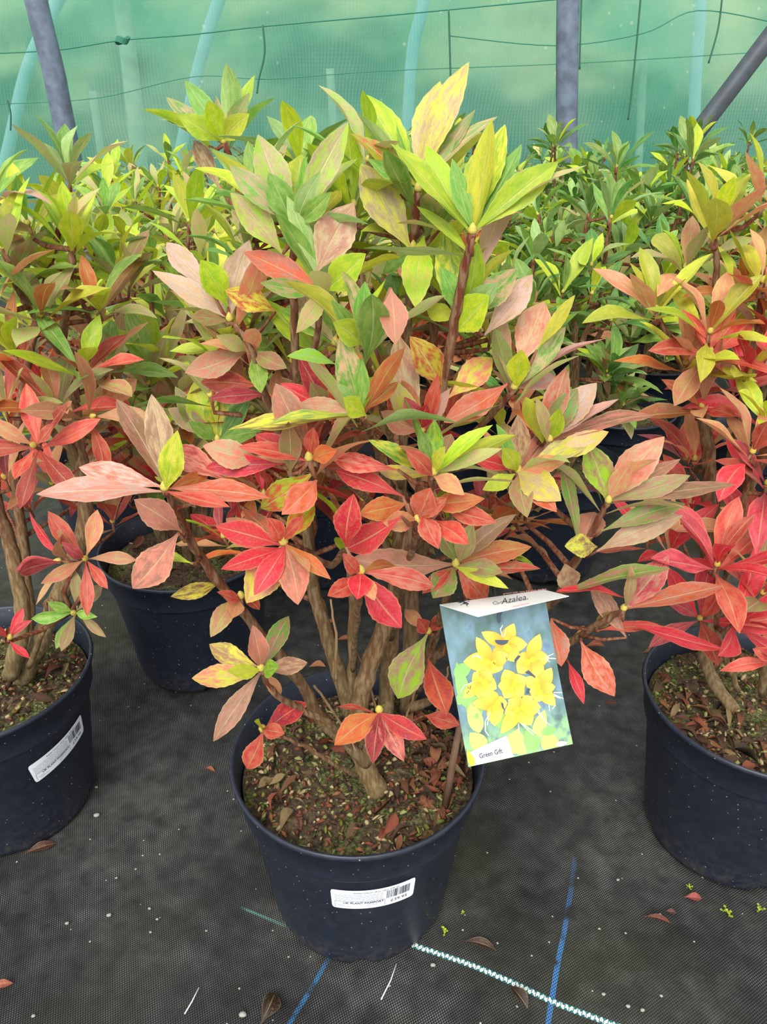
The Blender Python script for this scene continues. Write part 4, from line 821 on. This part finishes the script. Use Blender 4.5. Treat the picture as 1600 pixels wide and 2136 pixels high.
# ------------------------------------------------------------------ front neighbours
def px_whorls(root, st, data, rng, L=.078, seg=11):
    for d_ in data:
        cx, cy, Y, n, codes = d_[:5]; ax = d_[5] if len(d_) > 5 else (rng.uniform(-.3, .3), rng.uniform(-.35, .0), 1); op = d_[6] if len(d_) > 6 else (22, 78); l = d_[7] if len(d_) > 7 else L
        proc_cluster(root, at(cx, cy, Y), ax, n, l, codes, rng, st, op, seg)

LL = V((-.540, .80, 0)); root = empty('potted_azalea', LL); tag(root, 'azalea in black pot with slanting price label, cut off at the left edge', 'potted plant', 'potted azaleas')
pot = make_pot(root, tuple(LL)); make_soil(root, tuple(LL)); rl = random.Random(8); make_litter(root, LL, rl, 70, 1100)
best = None
for a in range(0, 100):
    for zc in range(20, 180, 2):
        ph = radians(a); z = zc / 1000; r = pot_r(z); p = LL + V((r * sin(ph), -r * cos(ph), z)); x, y = proj(p); e = (x - 130) ** 2 + (y - 1565) ** 2
        if best is None or e < best[0]: best = (e, ph, z)
pot_label(pot, LL, best[1], best[2], 0.16)
Ls = [([(45, 1420, .80), (85, 1330, .80), (150, 1180, .80), (178, 1080, .81), (170, 960, .82), (158, 840, .83), (165, 760, .83)], [.0125, .012, .0105, .0095, .0075, .005, .003]),
      ([(20, 1410, .78), (48, 1290, .78), (25, 1150, .79), (-5, 1050, .80), (-30, 900, .80)], [.011, .0095, .0085, .007, .005]),
      ([(158, 840, .83), (130, 740, .84), (140, 640, .85), (150, 530, .85), (148, 520, .85)], [.006, .005, .0045, .004, .003]),
      ([(130, 740, .84), (60, 640, .82), (20, 560, .80), (8, 520, .80)], [.005, .004, .0035, .003]),
      ([(170, 960, .82), (110, 900, .80), (85, 860, .78)], [.005, .004, .003]), ([(40, 1400, .82), (60, 1300, .84), (50, 1150, .86), (30, 950, .88), (60, 750, .92), (140, 400, .95)], [.009, .008, .007, .006, .005, .003]),
      ([(60, 1390, .78), (95, 1300, .76), (100, 1250, .76), (150, 1275, .72)], [.004, .003, .0025, .002])]
st = [branch_obj(root, p, r, BARKG if i in (0, 1) else BARK_LO, BARK_HI, 10, .0012, rl) for i, (p, r) in enumerate(Ls)]
px_whorls(root, st, [(148, 515, .85, 9, 'GGYGP', (.1, -.1, 1), (14, 55)), (8, 520, .80, 8, 'GYGP', (-.1, -.1, 1), (14, 60)), (145, 372, .95, 9, 'gLGPG', (.1, 0, 1), (18, 70)), (60, 470, .88, 8, 'LGgYM'),
    (172, 772, .78, 9, 'gGMPR', (.3, -.3, 1), (25, 80)), (85, 660, .80, 8, 'YMgOP'), (205, 640, .84, 8, 'GgSPO'), (30, 740, .78, 8, 'SMGOP'), (120, 850, .76, 8, 'OSMRB'), (72, 930, .70, 9, 'ROSRD', (0, -.8, .7), (40, 95), .062), (10, 850, .76, 8, 'SRMPG'),
    (10, 1000, .78, 7, 'VRSK'), (190, 870, .74, 5, 'RSOM', (.8, -.4, .4), (30, 95), .07), (128, 1170, .72, 5, 'VSKV', (-.9, -.3, .3), (25, 80), .075), (178, 1165, .70, 7, 'SRRV', (.3, -.7, .5), (30, 95), .055), (155, 1278, .70, 8, 'ggGM', (.1, -.9, .5), (35, 95), .048),
    (250, 570, .92, 8, 'gPMGY'), (235, 1090, .88, 6, 'RKSR'), (40, 590, .84, 7, 'PYMGg'), (20, 1330, .66, 4, 'KKK', (.5, -.4, .7), (20, 70), .035), (110, 1010, .84, 7, 'RVSM'), (-20, 620, .78, 8, 'gSPG'), (225, 760, .88, 7, 'MgSP'), (60, 1060, .88, 6, 'VKR'),
    (90, 560, .95, 8, 'GgYP'), (-10, 400, .86, 6, 'PSWg')], rl)
for i in range(14):
    c3 = at(rl.uniform(-60, 280), rl.uniform(500, 1080), rl.uniform(.88, 1.0)); x, y = proj(c3); proc_cluster(root, c3, (rl.uniform(-.4, .4), rl.uniform(-.3, .3), 1), 8, .075, height_codes(y, rl), rl, st)

RL = V((.482, .752, 0)); root = empty('potted_azalea', RL); tag(root, 'azalea with crimson lower leaves, in black pot cut off at the right edge', 'potted plant', 'potted azaleas')
make_pot(root, tuple(RL)); make_soil(root, tuple(RL)); rr_ = random.Random(18); make_litter(root, RL, rr_, 110, 1100, bias=3.6)
Rs = [([(1530, 1480, .74), (1475, 1390, .77), (1478, 1250, .80), (1475, 1120, .82), (1480, 980, .83), (1470, 860, .84), (1475, 760, .84), (1480, 700, .84)], [.0085, .0085, .0095, .0095, .0085, .0062, .005, .0035]),
      ([(1478, 1130, .82), (1520, 980, .84), (1550, 850, .84), (1580, 700, .84), (1590, 590, .84)], [.008, .007, .006, .0045, .003]),
      ([(1480, 940, .83), (1445, 820, .84), (1410, 730, .85), (1370, 655, .86)], [.0055, .0046, .004, .003]),
      ([(1476, 800, .84), (1490, 680, .86), (1495, 560, .87), (1492, 490, .87)], [.005, .0042, .0036, .003]),
      ([(1478, 1150, .82), (1540, 1060, .80), (1590, 960, .78), (1640, 850, .78)], [.0075, .007, .006, .005]),
      ([(1500, 1260, .78), (1545, 1080, .74), (1565, 960, .72)], [.004, .0034, .0026]), ([(1590, 1450, .72), (1600, 1300, .70), (1640, 1100, .70)], [.005, .0045, .004]),
      ([(1540, 1440, .70), (1500, 1330, .69), (1496, 1180, .68)], [.0035, .003, .0025])]
st = [branch_obj(root, p, r, BARK_LO, BARK_HI, 10, .0012, rr_) for p, r in Rs]
px_whorls(root, st, [(1370, 650, .84, 9, 'YYGSY', (-.2, -.2, 1), (15, 75)), (1492, 485, .86, 9, 'YYGSY', (.1, -.1, 1), (15, 60)), (1480, 695, .80, 9, 'YSGYO', (0, -.3, 1), (20, 85)), (1590, 590, .82, 9, 'YGSRY', (0, -.2, 1)), (1600, 420, .86, 8, 'GYgS'),
    (1430, 760, .82, 8, 'SRYSO'), (1480, 735, .80, 8, 'SRSR', (0, -.5, .8), (50, 95), .07), (1560, 780, .80, 8, 'RSKY'), (1465, 850, .80, 6, 'RRSO', (-.5, -.3, .6)), (1568, 945, .72, 9, 'RSKRO', (.1, -.3, 1), (25, 90)), (1450, 960, .84, 7, 'KRRS'), (1600, 880, .76, 8, 'RKGS'),
    (1495, 1180, .66, 10, 'KKKVR', (-.1, -.3, 1), (15, 80), .082), (1400, 1150, .76, 7, 'KRKS'), (1570, 1120, .74, 8, 'KRSV'), (1350, 1130, .86, 6, 'RKS'), (1440, 1060, .86, 7, 'RKRS'), (1590, 1240, .66, 8, 'SKMR'), (1460, 1290, .70, 7, 'KRVR', (-.3, -.5, .6), (30, 95)), (1540, 1300, .66, 7, 'KSRK', (.2, -.5, .6)),
    (1600, 1010, .72, 8, 'SRVK'), (1540, 620, .86, 8, 'YSGO'), (1430, 560, .90, 7, 'YGPS'), (1600, 700, .84, 8, 'RYSO'), (1620, 1380, .64, 6, 'RKR', (-.3, -.5, .5), (30, 95), .055), (1600, 520, .9, 8, 'GYSP')], rr_)
for i in range(12):
    c3 = at(rr_.uniform(1420, 1680), rr_.uniform(560, 1180), rr_.uniform(.88, .97)); x, y = proj(c3)
    proc_cluster(root, c3, (rr_.uniform(-.4, .4), rr_.uniform(-.3, .3), 1), 8, .072, 'YSGOR' if y < 760 else 'RKSVR', rr_, st)

# ------------------------------------------------------------------ plants behind: prototypes, then copies
def gen_plant(seed, name, top, zone, crown=.20, nst=6, nwh=38, L=.078):
    rng = random.Random(seed); root = empty(name, (0, 0, 0)); make_pot(root, (0, 0, 0)); make_soil(root, (0, 0, 0)); make_litter(root, (0, 0, 0), rng, 24, 60)
    st = []; tips = []
    for i in range(nst):
        a = i * 2.4 + rng.uniform(-.4, .4); r1 = crown * rng.uniform(.35, .8); h = top * rng.uniform(.78, 1.0)
        b = V((.02 * cos(a), .02 * sin(a), SOILZ)); P = [b, b + V((.04 * cos(a), .04 * sin(a), .12)), V((r1 * .6 * cos(a), r1 * .6 * sin(a), .25 + h * .3)), V((r1 * .85 * cos(a + .2), r1 * .85 * sin(a + .2), .2 + (h - .2) * .65)), V((r1 * cos(a + .1), r1 * sin(a + .1), h - .06))]
        st.append(branch_obj(root, P, [.009, .008, .0062, .0045, .003], BARK_LO, BARK_HI, 7, .0015, rng)); tips.append((P[-1], 1))
    for i in range(nwh - nst):
        s_ = rng.choice(st); k = rng.randint(len(s_[0]) // 4, len(s_[0]) - 3); q = s_[0][k]; a = atan2(q.y, q.x) + rng.gauss(0, .9); ro = rng.uniform(.03, .11)
        p = q + V((ro * cos(a), ro * sin(a), rng.uniform(.02, .08)))
        if p.z < .33: p.z = .33 + rng.uniform(0, .05)
        if Vector2(p) > crown * 1.15: p.x *= .8; p.y *= .8
        tips.append((p, 0))
    for p, tip in tips:
        t_ = (p.z - .25) / (top - .25); codes = zone(t_, rng); ax = V((p.x * 2.2, p.y * 2.2, 1)) + V((rng.uniform(-.25, .25), rng.uniform(-.25, .25), 0))
        proc_cluster(root, p, ax, rng.randint(7, 9), L * rng.uniform(.85, 1.1), codes, rng, st, (18, 75), 8, True, 1)
    return root
def Vector2(p): return sqrt(p.x ** 2 + p.y ** 2)
def z_mixed(t, r): return r.choice(['GgYLP', 'GYGgP', 'gLPG']) if t > .58 else r.choice(['gGPYM', 'PMOSG', 'gYMS']) if t > .34 else r.choice(['SRMOP', 'RKSMg', 'RSKR'])
def z_green(t, r): return r.choice(['gLGgd', 'gdLgP', 'GgLdg']) if t > .35 else r.choice(['gdgM', 'SgdP', 'dgRY'])
def z_warm(t, r): return r.choice(['YGOPS', 'GYgO', 'gPYM']) if t > .6 else r.choice(['RSMO', 'KRSM', 'gSRO'])
protos = {'m': gen_plant(101, 'potted_azalea', .83, z_mixed, .20, 7, 54, .084), 'n': gen_plant(202, 'potted_azalea', .81, z_mixed, .19, 7, 52, .084), 'g': gen_plant(303, 'potted_azalea', .86, z_green, .22, 8, 58, .09), 'h': gen_plant(404, 'potted_azalea', .81, z_green, .20, 7, 52, .088), 'w': gen_plant(505, 'potted_azalea', .80, z_warm, .19, 7, 50, .084)}
used = set()
def put(kind, x, y, rot, sc, label):
    src = protos[kind]
    if kind in used:
        r = src.copy(); C.objects.link(r)
        for ch in src.children:
            c = ch.copy(); C.objects.link(c); c.parent = r
            for g_ in ch.children: d_ = g_.copy(); C.objects.link(d_); d_.parent = c
    else: r = src; used.add(kind)
    r.location = (x, y, 0); r.rotation_euler = (0, 0, rot); r.scale = (1, 1, sc) if False else (1, 1, 1)
    for ch in r.children:
        if ch.name.startswith(('leaf_cluster', 'branch')): pass
    tag(r, label, 'potted plant', 'potted azaleas'); return r
pl = [('m', -.335, 1.13, 'azalea in the shaded pot between the left and centre front plants'),
      ('n', -.12, 1.45, 'azalea directly behind the tall centre plant, pot rim just showing'),
      ('h', .355, 1.47, 'greenish azalea in the pot behind the picture tag'),
      ('g', .575, 1.80, 'green azalea whose pot shows left of the right-hand plant, above the bare mat'),
      ('n', -.57, 1.50, 'azalea in second row behind the left plant'),
      ('m', -.38, 1.84, 'azalea in third row, left of the tallest left shoot'),
      ('w', .17, 1.84, 'azalea in third row hidden behind the centre leaves'),
      ('m', -.10, 2.18, 'azalea in fourth row behind the centre plant'), ('m', -.55, 2.20, 'azalea in fourth row right of grey hoop tube'),
      ('h', .33, 2.16, 'green azalea in fourth row just left of the upright tube'), ('g', .78, 2.20, 'green azalea in fourth row right of the upright tube'),
      ('h', 1.12, 2.05, 'green azalea under the slanting brace'), ('w', .90, 1.62, 'red tinged azalea behind the right-hand plant'),
      ('n', -.32, 2.55, 'azalea in fifth row below the pale stake'), ('n', -.70, 2.56, 'azalea in fifth row just right of the hoop tube foot'),
      ('g', .12, 2.55, 'green azalea in fifth row behind the tallest yellow leaves'), ('g', .52, 2.58, 'green azalea at the foot of upright tube'),
      ('h', .98, 2.60, 'green azalea in fifth row toward the right'), ('w', 1.30, 2.50, 'warm coloured azalea at far right edge'),
      ('h', -.10, 2.98, 'green azalea in back row near the middle'), ('g', .28, 3.02, 'green azalea in back row left of the upright tube'), ('w', -.52, 3.0, 'yellowish azalea in back row at left'),
      ('h', .74, 3.05, 'green azalea in back row right of upright tube'), ('g', 1.22, 3.05, 'green azalea in back row under the brace')]
rp = random.Random(77)
for k, x, y, lab in pl: put(k, x, y, rp.uniform(0, 6.28), 1, lab)

# ------------------------------------------------------------------ things lying on the mat
def fallen(px, py, L, ang, wr, code, label, z=.004, curl=.15):
    p = atz(px, py, 0); mb = MB(); d_ = V((cos(ang), sin(ang), .12)) * (L / 2); c = lin(code)
    leaf(mb, p - d_ + V((0, 0, z + .002)), p + d_ + V((0, 0, z + .002)), L * wr, V((.2, -.3, 1)), c, tuple(x * .7 for x in c[:3]) + (1,), bend=.12, fold=.35, segs=10, curl=curl, rng=rp)
    lo = min(v[2] for v in mb.v); mb.v = [(a, b, c_ - lo + .0003) for a, b, c_ in mb.v]
    o = mb.build('fallen_leaf', M['leaf'], origin=(p.x, p.y, 0)); tag(o, label, 'fallen leaf', 'fallen leaves on the mat')
F_ = [(662, 1392, .030, .0, .5, (206, 130, 84), 'pale orange fallen leaf just behind the centre pot rim, at left'), (718, 1335, .030, .1, .35, (170, 84, 56), 'brown fallen leaf on the mat between the stems'),
      (690, 1300, .022, .9, .4, (186, 110, 76), 'small tan fallen leaf seen left of the main stems'), (1215, 1322, .036, .3, .45, (214, 140, 76), 'orange fallen leaf right of the tag, by the branch'),
      (1240, 1350, .038, .1, .35, (176, 88, 50), 'brown orange fallen leaf beside the hanging red leaf'), (1355, 1362, .030, .1, .35, (160, 82, 60), 'brown fallen leaf near the right-hand pot rim'),
      (1273, 1470, .026, .0, .3, (110, 44, 34), 'dark red curled leaf scrap on open mat right of tag'), (438, 1607, .018, -.4, .35, (176, 84, 48), 'small orange leaf scrap left of the centre pot'),
      (1445, 1874, .022, -.1, .45, (180, 80, 76), 'pink red leaf scrap in front of the right-hand pot'), (1370, 1921, .034, -.3, .22, (120, 48, 36), 'long dark red leaf scrap on the mat, lower right'),
      (1398, 1903, .013, -.2, .5, (110, 54, 54), 'tiny maroon leaf scrap on the mat, lower right'), (85, 1772, .040, .4, .3, (92, 48, 40), 'dull maroon leaf in front of the left pot'),
      (5, 2057, .022, .2, .4, (190, 100, 80), 'small pink brown leaf at lower left edge'), (1000, 1975, .040, -.3, .3, (72, 38, 32), 'dark shrivelled leaf right of the centre pot foot'),
      (1082, 2080, .030, -1.0, .5, (66, 42, 36), 'dark shrivelled leaf just below the white marker thread'), (560, 2105, .036, 1.2, .6, (60, 40, 32), 'dark crumpled leaf at the bottom, left of blue thread'),
      (1095, 850 + 90, .0, 0, .4, (0, 0, 0), '')]
for f in F_:
    if f[2] > 0: fallen(*f)
def pebble(px, py, s, label, col=None):
    p = atz(px, py, 0); mb = MB(); vs, fs = [], []; nn, mm = 8, 5
    for i in range(mm + 1):
        for k in range(nn):
            th = pi * i / mm; t = 2 * pi * k / nn; q = V((sin(th) * cos(t), .8 * sin(th) * sin(t), .5 * cos(th))); q *= s * (1 + .35 * noise.noise(q * 2 + V((px, py, 0)))); vs.append(p + q + V((0, 0, s * .42)))
    for i in range(mm):
        for k in range(nn): fs.append((i * nn + k, (i + 1) * nn + k, (i + 1) * nn + (k + 1) % nn, i * nn + (k + 1) % nn))
    mb.add(vs, fs); o = mb.build('pebble', M['stone'], smooth=True, origin=(p.x, p.y, 0)); tag(o, label, 'pebble', 'pebbles on the mat')
for px, py, s, lab in ((202, 1702, .0058, 'pale grey pebble right of the left pot foot'), (201, 1643, .0035, 'small pebble against the left pot foot'), (243, 1832, .0026, 'white pebble chip, uppermost of the loose chips at left'), (228, 1910, .0042, 'elongated tan stone chip at lower left'), (140, 1927, .0036, 'pale chip near the lower left edge'),
                       (312, 1896, .0030, 'white chip left of the centre pot foot'), (328, 1918, .0026, 'small white chip below the other chips'), (314, 1945, .0024, 'lowest small chip at lower left'), (70, 2120, .0034, 'pale chip at the bottom left corner'), (1259, 2075, .0034, 'white chip right of the blue thread'), (1379, 2078, .0030, 'white chip toward lower right'), (1250, 1938, .0026, 'tan splinter chip right of blue thread'),
                       (1305, 1947, .0022, 'tiny white chip on mat at right'), (1289, 1836, .0030, 'white chip high on the open mat at right'), (507, 2118, .0060, 'pale crumb at bottom, left of centre pot'), (1310, 2100, .0036, 'white chip on lower edge at right'), (1340, 2108, .0036, 'rightmost white chip at the lower edge, right of the white marker thread'), (903, 2014, .0044, 'tan crumb below the centre pot foot')):
    pebble(px, py, s * .75, lab)
def seedling(px, py, s, label):
    p = atz(px, py, 0); root = empty('seedling', p); tag(root, label, 'seedling', 'weed seedlings by the pots'); rg = random.Random(int(px)); mb = MB(); ml = MB()
    for i in range(5):
        a = rg.uniform(0, 6.28); q = p + V((cos(a), sin(a), 0)) * rg.uniform(0, s * 1.5); tp = q + V((0, 0, s * rg.uniform(.6, 1.2)))
        tube(mb, [q, tp], .0005, 5, lin((120, 140, 60)))
        for k in range(2):
            t = a + pi * k; leaf(ml, tp, tp + V((cos(t), sin(t), .2)) * s * .9, s * .75, (0, 0, 1), *pc('G', rg), segs=6, across=1, shape=.5, rng=rg)
    mb.build('stem', M['litter'], root); ml.build('foliage', M['leaf'], root)
    for c in root.children: c.location = -p
for px, py, s, lab in ((928, 1946, .006, 'tiny green seedling at right foot of the centre pot'), (1515, 1905, .008, 'tiny seedling at the foot of the right-hand pot'), (1435, 1852, .005, 'tiniest seedling left of the right-hand pot foot'), (1585, 1900, .006, 'tiny seedling at right edge of the photo'), (58, 1765, .006, 'tiny seedlings in front of the left pot'), (965, 1905, .0035, 'speck of seedling higher beside the centre pot')):
    seedling(px, py, s * .62, lab)
for pts, lab in ((((827, 2010), (815, 2045), (795, 2085)), 'white frayed thread below the centre pot'), (((415, 2060), (400, 2090), (385, 2115)), 'pale straw lying on the mat at lower left')):
    mb = MB(); tube(mb, [atz(x, y, .0015) for x, y in pts], .0007, 5); o = mb.build('thread', M['label']); tag(o, lab, 'thread')
